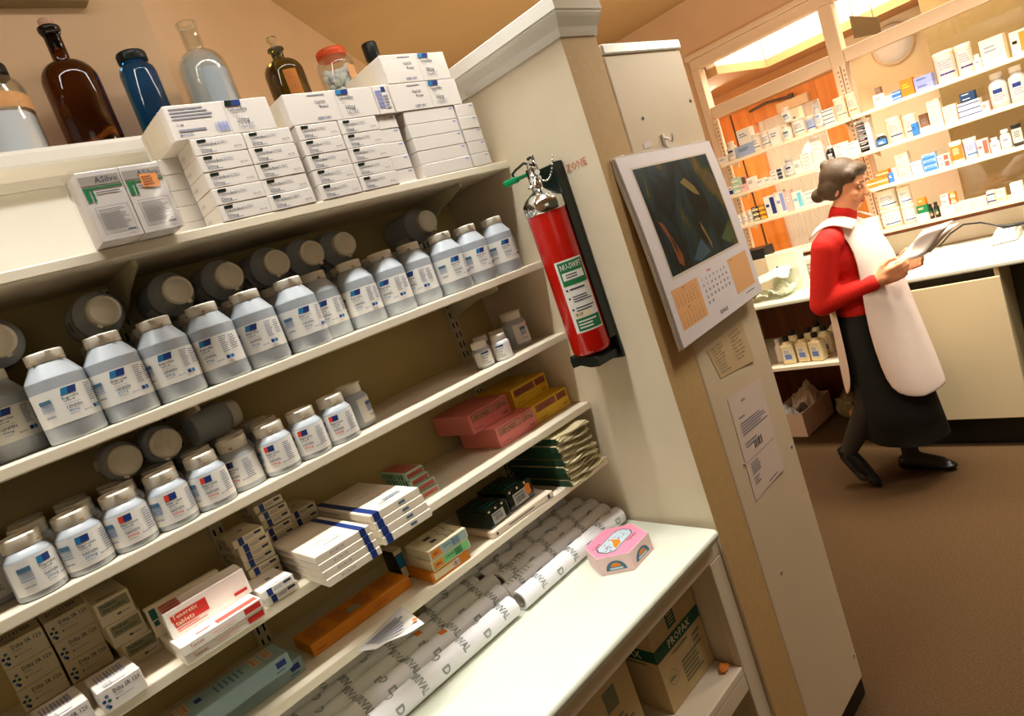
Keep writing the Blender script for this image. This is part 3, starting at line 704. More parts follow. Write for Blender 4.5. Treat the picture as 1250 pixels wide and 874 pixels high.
b.build('cotton_wool', mat('cotton_white', (246, 246, 240), .9), t)
b = MB(); mpb = cyl(.0485, .0006); b.rect(mpb, .0, .08, .03, .125, 0, nu=6); b.build('label', mat('buff_label', (232, 176, 120), .7), t)
t = tag(empty('apothecary_bottle', (1.2, 1.5, ZL)), 'bottle with a dark cap mostly hidden behind the topmost carton', 'bottle')
b = MB(); b.lathe(outer_prof(.036, .105, .03, .0165, .158, .0175), n=32); b.build('glass_body', AMB, t)
b = MB(); b.lathe([(.0195, .148), (.0205, .150), (.0215, .190), (.020, .194), (0, .195)], n=24); b.build('cap', mat('dark_lid', (18, 28, 30), .35), t)
t = tag(empty('glass_jar', (.3135, 1.5, ZL)), 'jar of white powder with orange band and black lid at the left edge', 'jar')
b = MB(); b.lathe(shell([(.053, 0), (.057, .004), (.058, .010), (.058, .128), (.055, .142), (.044, .156), (.040, .158), (.040, .164)], .003), n=36, cap=False); b.build('glass_body', JARG, t)
b = MB(); b.lathe([(.0545, .006), (.0545, .082), (.05, .086), (0, .09)], n=32); b.build('powder', mat('white_powder', (240, 240, 246), .9), t)
b = MB(); label_strip(b, .058, .088, .116, .16, 0, 40); b.build('label', mat('orange_paper_band', (226, 168, 110), .7, noise=.12, nscale=80), t)
b = MB(); b.lathe([(.041, .1585), (.043, .160), (.043, .178), (.040, .182), (0, .183)], n=32); b.build('lid', mat('dark_lid', (18, 28, 30), .35), t)
b = MB(); b.box(-.5, .583, 1.585, 1.6195, 2.457, 2.56, 0, .004); b.box(-.5, .579, 1.583, 1.585, 2.468, 2.55, 1)
o = b.build('wall_board', [mat('olive_board', (146, 124, 84), .6), mat('olive_board_face', (160, 134, 92), .7)]); tag(o, 'edge of an olive board fixed high on the pinkish wall, top left', 'board')

# ================================================================== CARTONS ON THE FOURTH SHELF
z4 = Z4+E_
OP = [CARDB, INK, DOTB, FAINT, DGRN, CARD, BLUE2]
def art_opt(b, F, w, d, h):
    f = F['F']
    for u, v, m in ((.006, .010, 2), (.011, .016, 4), (.0045, .018, 6), (.0095, .024, 2), (.0085, .007, 6)):
        b.add([f(u+.0028*math.cos(k*PI/3), v+.0028*math.sin(k*PI/3)) for k in range(6)], [tuple(range(6))], m)
    b.text(f, .019, h-.013, .0065, 'Diltz SR 120', 1, maxw=w-.023); b.text(f, .019, h-.018, .0028, 'Tablets', 3); b.rect(f, .019, .012, .0215, .0145, 1); b.lines(f, .0225, .0125, w-.015, .0145, 1, 3)
    t = F['T']
    for k in range(5): b.text(t, w-.05, .004+k*.0035, .0028, 'Diltz SR', 3)
    b.lines(t, .012, .002, w-.01, .006, 1, 6); b.bars(t, .008, .03, w-.012, d-.02, 9, 3)
OPT = carton('capsule_carton', .0655, .074, .0388, OP, art_opt); tag(OPT, cat='carton')
col(OPT, .001, 1.418, 3, 'buff carton with dot cluster, left rear column', 'buff capsule cartons with dot clusters', z=z4, dz=.0391)
col(OPT, .0695, 1.418, 3, 'buff carton with dot cluster, right rear column', 'buff capsule cartons with dot clusters', z=z4, dz=.0391)
OPW = carton('capsule_carton', .061, .088, .0355, [CARD]+OP[1:], art_opt); tag(OPW, cat='carton'); OPW.location = (-5, 1, 0)  # whiter card than the rear copies: bright light put into the colour
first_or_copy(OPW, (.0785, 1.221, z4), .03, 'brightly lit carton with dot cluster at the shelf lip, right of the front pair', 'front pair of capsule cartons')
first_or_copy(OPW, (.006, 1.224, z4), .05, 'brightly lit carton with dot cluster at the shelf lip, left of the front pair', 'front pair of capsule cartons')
def art_fel(b, F, w, d, h):
    f = F['F']; b.rect(f, .005, h*.42, w-.004, h-.005, 1); b.text(f, .008, h-.0125, .006, 'Feldium', 2, maxw=.024); b.text(f, .008, h-.020, .006, 'dispersible', 2, maxw=.036)
    b.rect(f, .026, .008, .032, .011, 2); b.lines(f, .033, .008, w-.004, .011, 1, 3)
    b.lines(F['T'], .008, .01, w-.01, .02, 2, 2)
FEL = carton('tablet_carton', .0535, .150, .0415, [CARDB, mat('grey_olive_ink', (146, 140, 104), .6), mat('green_black_ink', (50, 60, 40), .6), FAINT], art_fel); tag(FEL, cat='carton')
for k, (x, nm) in enumerate(((.1375, 'bottom'), (.1295, 'middle'), (.127, 'top'))):
    first_or_copy(FEL, (x, 1.374, z4+k*.0417), 0, 'buff carton with grey panel, %s of the three stacked' % nm, 'buff cartons with grey panels')
# red and white tablet cartons
def art_ten(b, F, w, d, h):
    f = F['F']; b.rect(f, .008, h-.021, .066, h-.010, 1); b.rect(f, .010, h-.032, .066, h-.0218, 1)
    b.text(f, .0105, h-.0185, .0078, 'Tenoretic', 2, maxw=.040); b.text(f, .0125, h-.0295, .0078, 'tablets', 2, maxw=.030)
    b.lines(f, .011, h-.041, .06, h-.034, 2, 3); b.rect(f, w-.029, .009, w-.006, .0145, 1)
    t = F['T']
    for k in range(4): b.rect(t, .002, .001+k*.0036, .032, .0032+k*.0036, 1)
TENU = carton('tablet_carton', .137, .0168, .0465, [WHITEC, REDI, CREAMI, SALMON], art_ten); tag(TENU, cat='carton')
def art_tenl(b, F, w, d, h):
    f = F['F']; b.text(f, .014, .006, .006, 'Tenoretic', 3, maxw=.022); b.lines(f, .05, .006, .095, .011, 1, 4); b.rect(f, w-.032, .004, w-.004, h-.003, 1)
    t = F['T']; b.rect(t, w*.46, .004, w-.004, .022, 5); b.lines(t, .03, .01, w*.4, .02, 1, 5)
TENL = carton('tablet_carton', .136, .132, .0166, [WHITEC, REDI, CREAMI, RUST, PINKL, SALMON], art_tenl); tag(TENL, cat='carton'); TENL.location = (-5, 1.4, 0)
first_or_copy(TENL, (.2335, 1.226, z4), 0, 'flat red and white carton lying directly on the shelf, under another', 'red and white tablet cartons')
first_or_copy(TENL, (.2325, 1.224, z4+.0169), .01, 'flat red and white carton under the upright one with the big red name', 'red and white tablet cartons')
zt = z4+.0169*2
for k, nm in enumerate(('frontmost, with the big red name', 'second behind the front one', 'third behind the front one')):
    first_or_copy(TENU, (.2375+.0015*k, 1.2145+.0171*k, zt), 0, 'red and white carton standing on edge, '+nm, 'red and white tablet cartons')
o = carton('tablet_carton', .125, .0172, .052, [CARDB, DGRN, INK], lambda b, F, w, d, h: (b.rect(F['F'], .004, h-.022, .014, h-.003, 1), b.rect(F['F'], .005, h-.033, .013, h-.024, 1), b.rect(F['L'], .002, .004, d-.002, h-.004, 1)), (.219, 1.2658, zt)); tag(o, 'shaded buff carton with green marks peeping out behind the red and white ones', 'carton')
# small cartons with navy flash
def art_nav(b, F, w, d, h):
    f = F['F']; b.rect(f, .010, .001, .0195, h-.001, 1); b.lines(f, .022, h*.35, .040, h*.75, 2, 2); b.rect(f, .041, h*.5, w-.006, h*.78, 3)
    t = F['T']; b.rect(t, 0, .002, w, .004, 1); b.rect(t, w*.45, d*.4, w*.6, d*.5, 2); b.bars(F['L'], .01, .003, d*.6, h-.003, 5, 2)
NAV = carton('small_carton', .060, .1, .0163, [CARDB, BLUE2, FAINT, INK], art_nav); tag(NAV, cat='carton')
NAVW = carton('small_carton', .0615, .1, .0155, [WHITEC, BLUE2, FAINT, INK], art_nav); tag(NAVW, cat='carton'); NAVW.location = (-5, 1.8, 0)  # lit copies in white card; the rear stacks carry shade as buff
GN = 'small cartons with navy flashes'
for k in range(7): first_or_copy(NAV, (.353+.0015*(k % 3-1)+(.002*(6-k) if k > 2 else .004), 1.313+.004*(6-k if k > 2 else 2), z4+k*.0166), .0, 'small navy flashed carton behind the red and white cartons, %s from the bottom' % ORD[k], GN)
for k in range(8): put(NAV, (.4295+.003*((k*7) % 4-1.5)*.6, 1.376+.003*(k % 2), z4+k*.0174), .0, 'small navy flashed carton in the tallest stack, %s from the bottom' % ORD[k], GN)
for k in range(5): put(NAV, (.4955, 1.405, z4+k*.0169), 0, 'small navy flashed carton behind the long white boxes, %s from the bottom' % ORD[k], GN)
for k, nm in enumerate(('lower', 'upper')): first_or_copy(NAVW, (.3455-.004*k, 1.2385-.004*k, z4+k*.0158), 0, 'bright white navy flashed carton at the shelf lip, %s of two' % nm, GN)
# long white boxes with a blue band
def art_long(right):
    def a(b, F, w, d, h):
        x0, x1 = (w-.022, w-.010) if right else (.006, .02)
        b.rect(F['F'], x0, 0, x1, h, 1); b.rect(F['T'], x0, 0, x1, d, 1)
        f, t = F['F'], F['T']; b.text(f, w*.24, h*.35, .0045, 'SECUROTE', 2, maxw=.03) if right else b.rect(f, w*.55, h*.35, w*.68, h*.65, 3)
        if right: b.text(t, .02, .06, .006, 'Securote', 2, maxw=.04); b.text(t, .035, .03, .006, 'SECURED', 3, maxw=.04)
        else:
            for k in range(3): b.text(t, .04, .03+.05*k, .007, 'Securote', 1, maxw=.04)
            b.lines(t, .055, .03, .10, .05, 2, 3); b.text(t, .03, .012, .006, 'SECURED', 1, maxw=.03)
        b.lines(F['L'], .02, h*.3, d*.6, h*.7, 2, 2)
    return a
LM = [mat('ivory_card', (240, 228, 208), .4, noise=.03), BLUE2, FAINT, DOTB]
LWL = carton('long_carton', .113, .213, .0147, LM, art_long(True)); tag(LWL, cat='carton')
LWR = carton('long_carton', .116, .250, .0162, LM, art_long(False)); tag(LWR, cat='carton'); LWR.location = (-5, 2.2, 0)
for k, nm in enumerate(('bottom', 'second from the bottom', 'third from the bottom', 'top')):
    first_or_copy(LWL, (.4535-.001*k, 1.2105+.0015*k, z4+k*.0149), -.02, 'long white box with blue band, left overhanging stack, %s' % nm, 'long white boxes overhanging the shelf')
    first_or_copy(LWR, (.5885-.002*k, 1.248+.0014*k, z4+k*.0164), -.02, 'long white box, blue band at left end, right stack, %s' % nm, 'long white boxes overhanging the shelf')
def art_grn(b, F, w, d, h):
    b.rect(F['F'], .003, .003, w-.003, h-.003, 1); b.lines(F['F'], .008, .006, w-.008, h-.006, 1, 2); b.rect(F['T'], .004, .004, w-.004, d-.004, 1); b.bars(F['L'], .01, .002, d-.01, h-.002, 8, 3)
GR = carton('small_carton', .048, .112, .0168, [MINT, RUST, MAR, DGRN], art_grn); tag(GR, cat='carton')
for k, nm in enumerate(('bottom', 'second from the bottom', 'third from the bottom', 'top')):
    first_or_copy(GR, (.719-.0035*k+(.004 if k == 1 else 0), 1.279+.005*k, z4+k*.017), -.03, 'mint green carton with rust panel, %s of its stack' % nm, 'mint green cartons')
def art_pk(b, F, w, d, h):
    f = F['F']
    for u0, u1 in ((.008, w*.62), (w*.66, w-.008)):
        b.rect(f, u0, h*.55, u1, h-.005, 1); b.rect(f, u0+.0012, h*.55+.0012, u1-.0012, h-.0062, 2)
    b.text(f, .012, h*.62, .009, 'CEPOREX', 1, maxw=w*.48); b.text(f, w*.69, h*.62, .009, '250mg', 1, maxw=w*.22); b.text(f, w-.03, .008, .006, 'GLAXO', 1, maxw=.02); b.text(f, .01, .008, .004, '100 capsules', 1)
PK = carton('capsule_carton', .139, .15, .0505, [PINKC, MAR, mat('pinkish_grey_ink', (214, 150, 128), .6)], art_pk); tag(PK, cat='carton')
first_or_copy(PK, (1.0245, 1.316, z4), 0, 'pink carton resting on the shelf beside the yellow ones', 'pink capsule cartons')
first_or_copy(PK, (.9925, 1.362, z4+.0508), .02, 'pink carton lying on top of the other pink carton', 'pink capsule cartons')
YK = carton('capsule_carton', .137, .15, .0505, [YELC, MAR, mat('brown_red_ink', (168, 92, 60), .6)], art_pk); tag(YK, cat='carton')
first_or_copy(YK, (1.1675, 1.322, z4), 0, 'yellow carton resting on the shelf against the end panel', 'yellow capsule cartons')
first_or_copy(YK, (1.1555, 1.37, z4+.0508), 0, 'yellow carton lying on top of the other yellow carton', 'yellow capsule cartons')
b = MB(); b.add([(0, 0, 0), (.05, .01, .012), (.07, .05, .02), (.02, .06, .03), (-.02, .04, .034)], [(0, 1, 2, 4), (2, 3, 4)]); b.add([(.075, .01, .0), (.12, .03, .02), (.09, .06, .022)], [(0, 1, 2)])
o = b.build('torn_wrap', FILM, None, (1.10, 1.305, z4+.1018)); tag(o, 'torn clear film crumpled on the yellow cartons', 'film')

# ================================================================== LOWEST SHELF
z5 = Z5+E_
def art_gb(b, F, w, d, h):
    f, t = F['F'], F['T']; b.rect(f, w-.026, h*.4, w-.008, h*.75, 1); b.lines(f, .05, h*.3, w*.5, h*.6, 2, 2); b.lines(f, w-.03, h*.15, w-.008, h*.3, 1, 2)
    b.rect(t, w*.46, .035, w*.50, .052, 1)
    for k in range(6): b.rect(t, w*.58+k*.009, .02+.003*(k % 3), w*.58+.003+k*.009, .055, 2)
    for u in (w-.055, w-.033, w*.3, w*.36): b.rect(t, u, .02, u+.016, d-.006, 3); b.bars(t, u+.002, .024, u+.014, d-.01, 5, 4)
GB = carton('long_carton', .285, .07, .0315, [GBLUE, BLUE2, DOTB, mat('buff_ink', (214, 190, 150), .6), RUST], art_gb); tag(GB, cat='carton')
first_or_copy(GB, (.2005, 1.266, z5), 0, 'long grey blue carton on the lowest shelf, the lower of the two', 'long grey blue cartons')
first_or_copy(GB, (.1755, 1.243, z5+.0318), 0, 'long grey blue carton on the lowest shelf, lying on the other', 'long grey blue cartons')
def art_or(b, F, w, d, h):
    t = F['T']
    for k in range(4): b.lines(t, .015+k*.055, .012, .055+k*.055, d-.01, 6, 1)
    b.rect(t, w*.42, .02, w*.53, .036, 2); b.text(F['F'], w*.6, .008, .006, 'LANOXE', 1); b.lines(F['F'], .01, .006, .035, .012, 1, 1)
o = carton('long_carton', .240, .082, .0245, [ORC, mat('brown_ink', (110, 60, 24), .6), GBLUE], art_or, (.4905, 1.292, z5)); tag(o, 'long orange carton lying along the lowest shelf', 'carton')
def art_lay(c):
    def a(b, F, w, d, h):
        f = F['F']
        if c == 'o': b.rect(f, .006, .005, w*.55, h-.004, 1); b.rect(f, w*.56, .005, w*.72, h-.004, 2); b.bars(f, w*.57, .006, w*.71, h-.006, 6, 3); return
        b.rect(f, .003, .002, w-.003, h-.002, 1); b.rect(f, .004, .003, .03, h-.003, 2); b.lines(f, .009, .008, .025, h-.008, 2, 3); b.bars(f, w*.58, .004, w*.78, h-.004, 8, 4, True)
        b.text(f, .036, h*.5, .004, 'CANESTEN' if c == 'g' else 'NYSTATIN', 3, maxw=.022)
        if c == 'b':
            t = F['T']; b.lines(t, .03, .02, .05, d-.02, 2, 3)
            pts = [(.06, .01), (.066, .03), (.062, .05), (.072, .075), (.07, .095)]
            for p, q_ in zip(pts, pts[1:]): b.add([t(*p), t(p[0]+.0012, p[1]), t(q_[0]+.0012, q_[1]), t(*q_)], [(0, 1, 2, 3)], 3); b.add([t(p[0]+.018, p[1]), t(p[0]+.0192, p[1]), t(q_[0]+.0192, q_[1]), t(q_[0]+.018, q_[1])], [(0, 1, 2, 3)], 3)
    return a
BUFF = CARDB
for k, (c, m, ds) in enumerate((('o', [ORC, CREAMI, WHITEC, MAR], 'orange carton at the bottom of the mixed stack, lowest shelf'), ('g', [BUFF, mat('mid_green_card', (120, 190, 120), .5), ORC, INK, DGRN], 'carton with a green end, middle of the mixed stack'), ('b', [BUFF, mat('grey_green_card', (150, 172, 168), .5), ORC, INK, DOTB], 'carton with a grey end, top of the mixed stack'))):
    o = carton('cream_carton', .104, .1, .0226, m, art_lay(c), (.690+.003*k-(.005 if c == 'o' else 0), 1.241+(.003 if c == 'o' else 0), z5+k*.0229), -.04); tag(o, ds, 'carton')
o = carton('narrow_carton', .021, .052, .072, [DARKM, BLUE1, CARDB, DGRN], lambda b, F, w, d, h: (b.rect(F['F'], .002, h*.45, w-.002, h-.012, 1), b.rect(F['F'], .003, .006, w-.003, h*.42, 2), b.rect(F['F'], 0, h-.01, w, h, 2), b.rect(F['T'], 0, 0, w, d, 2)), (.626, 1.318, z5)); tag(o, 'narrow dark blue and green carton standing beside the mixed stack', 'carton')
# magazine, dark packs and paper bags
t = tag(empty('magazine', (.915, 1.245, z5), -.03), 'thick magazine lying flat, pale spine outward, under the dark packs', 'magazine')
b = MB(); b.box(-.103, .103, -.055, .10, 0, .0165, 0, .002)
f = lambda u, v: (-.103+u, -.0556, v); b.lines(f, .05, .006, .14, .011, 1, 1); b.rect(f, .185, .003, .193, .013, 1); b.rect(f, .01, .005, .016, .011, 1)
b.build('spine_and_cover', [mat('pale_cover', (228, 210, 186), .5), INK], t)
b = MB(); b.box(-.101, .1037, -.052, .099, .002, .0145); b.build('pages', PAPER, t)
def dark_pack(w, d, h, loc, rz, ds, flower):
    b = MB(); b.box(-w/2, w/2, -d/2, d/2, 0, h, 0, .003); F = faces(w, d, h, .0007); f = F['F']
    b.rect(f, w*.2, .006, w*.75, h*.72, 1); b.bars(f, w*.28, .012, w*.66, h*.5, 9, 2); b.lines(f, w*.25, h*.55, w*.7, h*.66, 1, 2)
    if flower: b.add([f(w*.80+.013*math.cos(k*PI/4)*(1 if k % 2 else .6), h*.55+.014*math.sin(k*PI/4)) for k in range(8)], [tuple(range(8))], 3)
    for k in range(3): b.rect(f, w*.1+k*w*.3, h*.86, w*.1+k*w*.3+.006, h-.002, 4)
    b.lines(F['T'], .01, .01, w-.01, d-.01, 5, 5)
    o = b.build('wrapped_pack', [mat('black_green_wrap', (22, 36, 30), .2, coat=.5), mat('grey_sticker', (180, 178, 164), .5), INK, ORB, CREAMI, DGRN], None, loc, rz); tag(o, ds, 'pack')
dark_pack(.072, .11, .044, (.853, 1.262, z5+.0171), .04, 'black wrapped pack with one grey barcode sticker, left on the magazine', False)
dark_pack(.088, .11, .05, (.942, 1.272, z5+.0171), .02, 'black wrapped pack with barcode sticker and orange flower, right on the magazine', True)
PBG = mat('paper_bag_buff', (214, 200, 160), .7, noise=.1, nscale=50); PBD = mat('paper_bag_green_side', (24, 58, 36), .6)
for k in range(7):
    b = MB(); n = 14; hs = .0165
    for layer in range(5):
        vs = []; fs = []; z0 = layer*hs/5
        x1 = .128+random.uniform(-.006, .003)-(.004*k*.4); yfr = random.uniform(-.004, .004)
        for i in range(n+1):
            x = x1*i/n; dz = .0032*math.sin(i*.55+k*1.3)*(i/n)
            for y, s in ((-.10+yfr-.008*math.sin(i*.4+layer), 0), (.11, 0)): vs += [(x, y, z0+dz), (x, y, z0+dz+hs/5*.75)]
        for i in range(n):
            a = i*4; c_ = a+4; fs += [(a, c_, c_+1, a+1), (a+1, c_+1, c_+3, a+3), (a+2, a+3, c_+3, c_+2), (a, a+2, c_+2, c_)]
        fs += [(n*4, n*4+2, n*4+3, n*4+1)]
        b.add(vs, fs, 0); b.add([vs[0], vs[2], vs[3], vs[1]], [(0, 1, 2, 3)], 1)
        b.add([(-.0004, -.098+yfr, z0), (-.0004, .11, z0), (-.0004, .11, z0+hs/5), (-.0004, -.098+yfr, z0+hs/5)], [(0, 1, 2, 3)], 1)
    o = b.build('paper_bag_bundle', [PBG, PBD], None, (1.066+.004*math.sin(k*2.2), 1.268, z5+k*(hs+.0023)), -.02); tag(o, 'buff paper bag bundle in the sagging stack, %s from the bottom' % ORD[k], 'paper bags', 'stacked paper bag bundles')
pc = [at(434, 794, Z=1.0545), at(489, 739, Z=1.0545), at(517, 758, Z=1.0545), at(458, 790, Z=1.0545)]
b = MB(); n = 10; vs = []
for i in range(n+1):
    for j in range(4):
        s = i/n; q_ = (pc[0].lerp(pc[3], j/3)).lerp(pc[1].lerp(pc[2], j/3), s); dr = max(0, YS-q_.y); vs.append((q_.x, q_.y, 1.0535-dr*.06+.002*math.sin(s*7)*(j/3)))
b.add(vs, [(i*4+j, i*4+j+1, i*4+5+j, i*4+4+j) for i in range(n) for j in range(3)], 0, True)
mp = lambda u, v: tuple(Vector((0, 0, .0008))+(pc[0].lerp(pc[3], v)).lerp(pc[1].lerp(pc[2], v), u))
b.lines(mp, .12, .2, .85, .9, 6, 1); c0 = Vector(mp(.92, .8)); b.add([(c0.x+.005*math.cos(k*PI/5), c0.y+.005*math.sin(k*PI/5), c0.z+.001) for k in range(10)], [tuple(range(10))], 2)
o = b.build('leaflet', [PAPER, FAINT, ORB], solid=.0006); tag(o, 'printed leaflet with an orange spot hanging over the lowest shelf lip', 'leaflet')

# ================================================================== ON THE WORKTOP
zc = ZC+E_
RT = mat('green_outline_ink', (20, 66, 50), .6)
def roll(x0, x1, y, r, ds, seed, sticker=None, z=None, printed=None, core=True, dim=False):
    random.seed(seed); L = x1-x0; z = zc if z is None else z
    t = tag(empty('paper_roll', (x0, y, z+r)), ds, 'paper roll', 'printed paper rolls on the worktop')
    b = MB(); n = 32
    def ring(x, rr): return [(x, rr*math.cos(2*PI*i/n), rr*math.sin(2*PI*i/n)) for i in range(n)]
    vs = ring(0, r*.76)+ring(0, r)+ring(L, r)+ring(L, r*.76); fs = [(j*n+i, j*n+(i+1) % n, (j+1)*n+(i+1) % n, (j+1)*n+i) for j in (0, 2) for i in range(n)]
    b.add(vs, fs, 0); b.add(ring(0, r)+ring(L, r), [(i, (i+1) % n, n+(i+1) % n, n+i) for i in range(n)], 0, True)
    mpr = lambda u, v: (v, -(r+.0005)*math.sin((u-.02)/r)*1, (r+.0005)*math.cos((u-.02)/r))  # u round the roll from back to front, v along it
    v = random.uniform(.02, .07)
    while v < L-.035:
        for u in (-.052, .008): b.text(mpr, u+random.uniform(-.006, .006), v, .0165, 'BRIVAL', 1, outline=.021, maxw=.052)
        v += .058
        if v < L-.03: b.text(mpr, random.uniform(-.01, .012), v, .0175, 'D', 1, outline=.021); b.text(mpr, .046, v, .0175, 'D', 1, outline=.021)
        v += .062
    if printed:
        b.rect(mpr, .0, .004, .034, .10, 2, nu=6)
        for k in range(7): b.lines(lambda u, v_: mpr(v_, u), .012+k*.012, .004, .018+k*.012, .03, 5, 3)
    if sticker is not None: b.rect(lambda u, v_: mpr(u, v_+0) if True else 0, .012, sticker, .03, sticker+.016, 4, .002, 4)
    b.build('paper', [ROLLP, RT, PAPER, INK, ORB], t)
    b = MB(); vs = ring(.002, r*.62)+ring(.002, r*.755)+ring(L-.002, r*.755)+ring(L-.002, r*.62)
    b.add(vs, [(((j) % 4)*n+i, ((j) % 4)*n+(i+1) % n, ((j+1) % 4)*n+(i+1) % n, ((j+1) % 4)*n+i) for j in range(4) for i in range(n)], 0, True)
    b.build('card_core', ROLLC, t); return t
roll(-.12, .794, 1.196, .0245, 'white paper roll with green outline lettering, front of the left group', 1)
roll(-.14, .815, 1.2505, .029, 'white paper roll with an orange sticker, second of the left group', 2, sticker=.765)
roll(-.10, .845, 1.313, .029, 'white paper roll partly shaded, third of the left group', 3, sticker=.70)
roll(-.20, .83, 1.371, .027, 'shaded paper roll under the lowest shelf, fourth of the left group', 4)
roll(-.25, .60, 1.426, .026, 'shaded paper roll against the back, last of the left group', 5)
roll(.815, 1.215, 1.1935, .0235, 'white paper roll beside the pink hexagonal box, front of the right group', 6, printed=False)
roll(.818, 1.222, 1.2435, .0255, 'white paper roll, second of the right group', 7, printed=True)
roll(.852, 1.238, 1.298, .0275, 'white paper roll with a printed sheet round it, third of the right group', 8, printed=True)
roll(.845, 1.238, 1.356, .028, 'shaded paper roll under the lowest shelf, fourth of the right group', 9)
roll(.70, 1.238, 1.425, .028, 'shaded paper roll against the back, last of the right group', 10)
random.seed(11)
hx = [(1.016, 1.147), (.981, 1.08), (1.023, 1.013), (1.113, 1.018), (1.146, 1.093), (1.102, 1.155)]
cx, cy = sum(p[0] for p in hx)/6, sum(p[1] for p in hx)/6
hl = [(x-cx, y-cy) for x, y in hx]
b = MB(); b.prism([(x*.995, y*.995) for x, y in hl], 0, .0445, 1)
b.add([(x*.99, y*.99, .0449) for x, y in hl], [tuple(range(6))], 0); b.add([(x*.97, y*.97, .0451) for x, y in hl], [tuple(range(6))], 2)
ang = math.atan2(hl[4][1]-hl[1][1], hl[4][0]-hl[1][0])
ux, uy = Vector((math.cos(ang), math.sin(ang), 0)), Vector((-math.sin(ang), math.cos(ang), 0))
tp = lambda u, v: tuple(ux*u+uy*v+Vector((0, 0, .0454)))
def blob(pts, m, dz=0): b.add([(p[0], p[1], p[2]+dz) for p in [tp(u, v) for u, v in pts]], [tuple(range(len(pts)))], m)
oct_ = [(-.058, -.012), (-.045, -.027), (.040, -.027), (.055, -.012), (.055, .014), (.040, .028), (-.045, .028), (-.058, .014)]
blob(oct_, 3); blob([(u*.93, v*.9) for u, v in oct_], 4, .0002)
for k in range(40):
    u, v = random.uniform(-.05, .048), random.uniform(-.022, .022); s = random.uniform(.0012, .0026); blob([(u+s*math.cos(a*PI/3), v+s*math.sin(a*PI/3)) for a in range(6)], random.choice((3, 5, 6, 7)), .0003)
blob([(-.03, -.022), (-.006, -.021), (.006, -.008), (.004, .003), (.002, .022), (-.004, .006), (-.014, -.003), (-.026, -.012)], 8, .0005)
b.text(tp, -.05, .031, .0085, 'Cygris', 6, maxw=.042); b.text(tp, .005, -.038, .0085, 'Parfums', 6, maxw=.036)
def side(i):
    p, q_ = Vector((*hl[i], 0)), Vector((*hl[(i+1) % 6], 0)); d = q_-p; n_ = Vector((d.y, -d.x, 0)).normalized(); L = d.length
    return (lambda u, v: tuple(p*.996+d*(u/L)+n_*.0006+Vector((0, 0, v)))), L
for i in range(1, 4):
    mp, L = side(i)
    if i == 3: b.lines(mp, .012, .008, L-.012, .036, 5, 9); b.rect(mp, L*.42, .012, L*.62, .03, 10); continue
    b.add([mp(L*.5+L*.32*math.cos(PI*k/10), .009+.024*math.sin(PI*k/10)) for k in range(11)], [tuple(range(11))], 5)
    b.add([tuple(Vector(mp(L*.5+L*.16*math.cos(PI*k/8), .018+.010*math.sin(PI*k/8)))-Vector((.0002, .0003, 0))) for k in range(9)], [tuple(range(9))], 8)
    b.rect(lambda u, v: tuple(Vector(mp(u, v))-Vector((.0002, .0003, 0))), L*.3, .011, L*.7, .016, 4)
o = b.build('soap_box', [mat('pale_pink_edge', (246, 206, 212), .5), mat('pale_pink_side', (238, 204, 200), .5), mat('soap_pink', (244, 148, 176), .45), mat('grey_dots', (104, 104, 110), .6), mat('pale_blue_panel', (196, 212, 222), .5), DOTB, MAR, REDI, ORC, PINKL, GREYI], None, (cx, cy, zc))
tag(o, 'pink hexagonal soap box with a golden bird picture on the white worktop', 'box')
# ---- beneath
zl = .507+E_
def art_pro(b, F, w, d, h):
    f, l, t = F['F'], F['L'], F['T']
    b.rect(f, 0, h*.51, w, h*.635, 1); b.text(f, w*.27, h*.535, .020, 'PROPAX', 2, maxw=w*.5); b.rect(l, 0, h*.51, d, h*.635, 1); b.text(l, d*.36, h*.535, .020, 'PROPAX', 2, maxw=d*.58)
    b.rect(f, w*.36, h*.68, w*.54, h*.84, 1)
    for k in range(4): b.rect(f, w*.39, h*(.71+.03*k), w*.51, h*(.72+.03*k), 0)
    for k in range(24): a = k*PI/12; b.add([f(w*.2+r_*math.cos(a+da), h*.28+r_*math.sin(a+da)) for r_, da in ((.017, 0), (.017, .2), (.0182, .2), (.0182, 0))], [(0, 1, 2, 3)], 3)
    b.lines(f, w*.12, h*.26, w*.28, h*.30, 1, 3); b.lines(f, w*.40, h*.10, w*.85, h*.34, 6, 3); b.lines(f, w*.3, h*.45, w*.7, h*.49, 1, 3); b.lines(f, w*.72, h*.3, w*.9, h*.46, 3, 3); b.lines(l, d*.4, h*.46, d*.9, h*.5, 1, 3)
o = carton('cardboard_carton', .196, .24, .262, [mat('beige_cardboard', (206, 180, 130), .7, noise=.05), DGRN, mat('pale_ink', (226, 216, 180), .6), mat('grey_green_ink', (120, 120, 90), .7)], art_pro, (1.083, 1.125, zl), 0); tag(o, 'tall beige carton with a green PROPAX band under the worktop', 'carton')
o = carton('cardboard_carton', .27, .26, .175, [mat('beige_cardboard', (206, 180, 130), .7), DGRN, FAINT, mat('grey_green_ink', (120, 120, 90), .7)], lambda b, F, w, d, h: (b.rect(F['F'], w*.62, h*.6, w*.78, h*.9, 3), b.lines(F['F'], w*.5, h*.2, w*.9, h*.5, 4, 3), b.lines(F['R'], d*.1, h*.2, d*.6, h*.5, 4, 3)), (.80, 1.18, zl)); tag(o, 'low beige carton with grey print left of the green banded one, under the worktop', 'carton')
b = MB(); bm = bmesh.new(); bmesh.ops.create_icosphere(bm, subdivisions=2, radius=.012)
for v in bm.verts: v.co = Vector((v.co.x*1.3, v.co.y, v.co.z*.75))*random.uniform(.75, 1.25)
b.bm(bm, 0); o = b.build('crumpled_paper', mat('orange_paper', (236, 140, 56), .7), None, (1.158, .965, zl+.0085)); tag(o, 'crumpled orange paper scrap on the shelf under the worktop', 'paper')

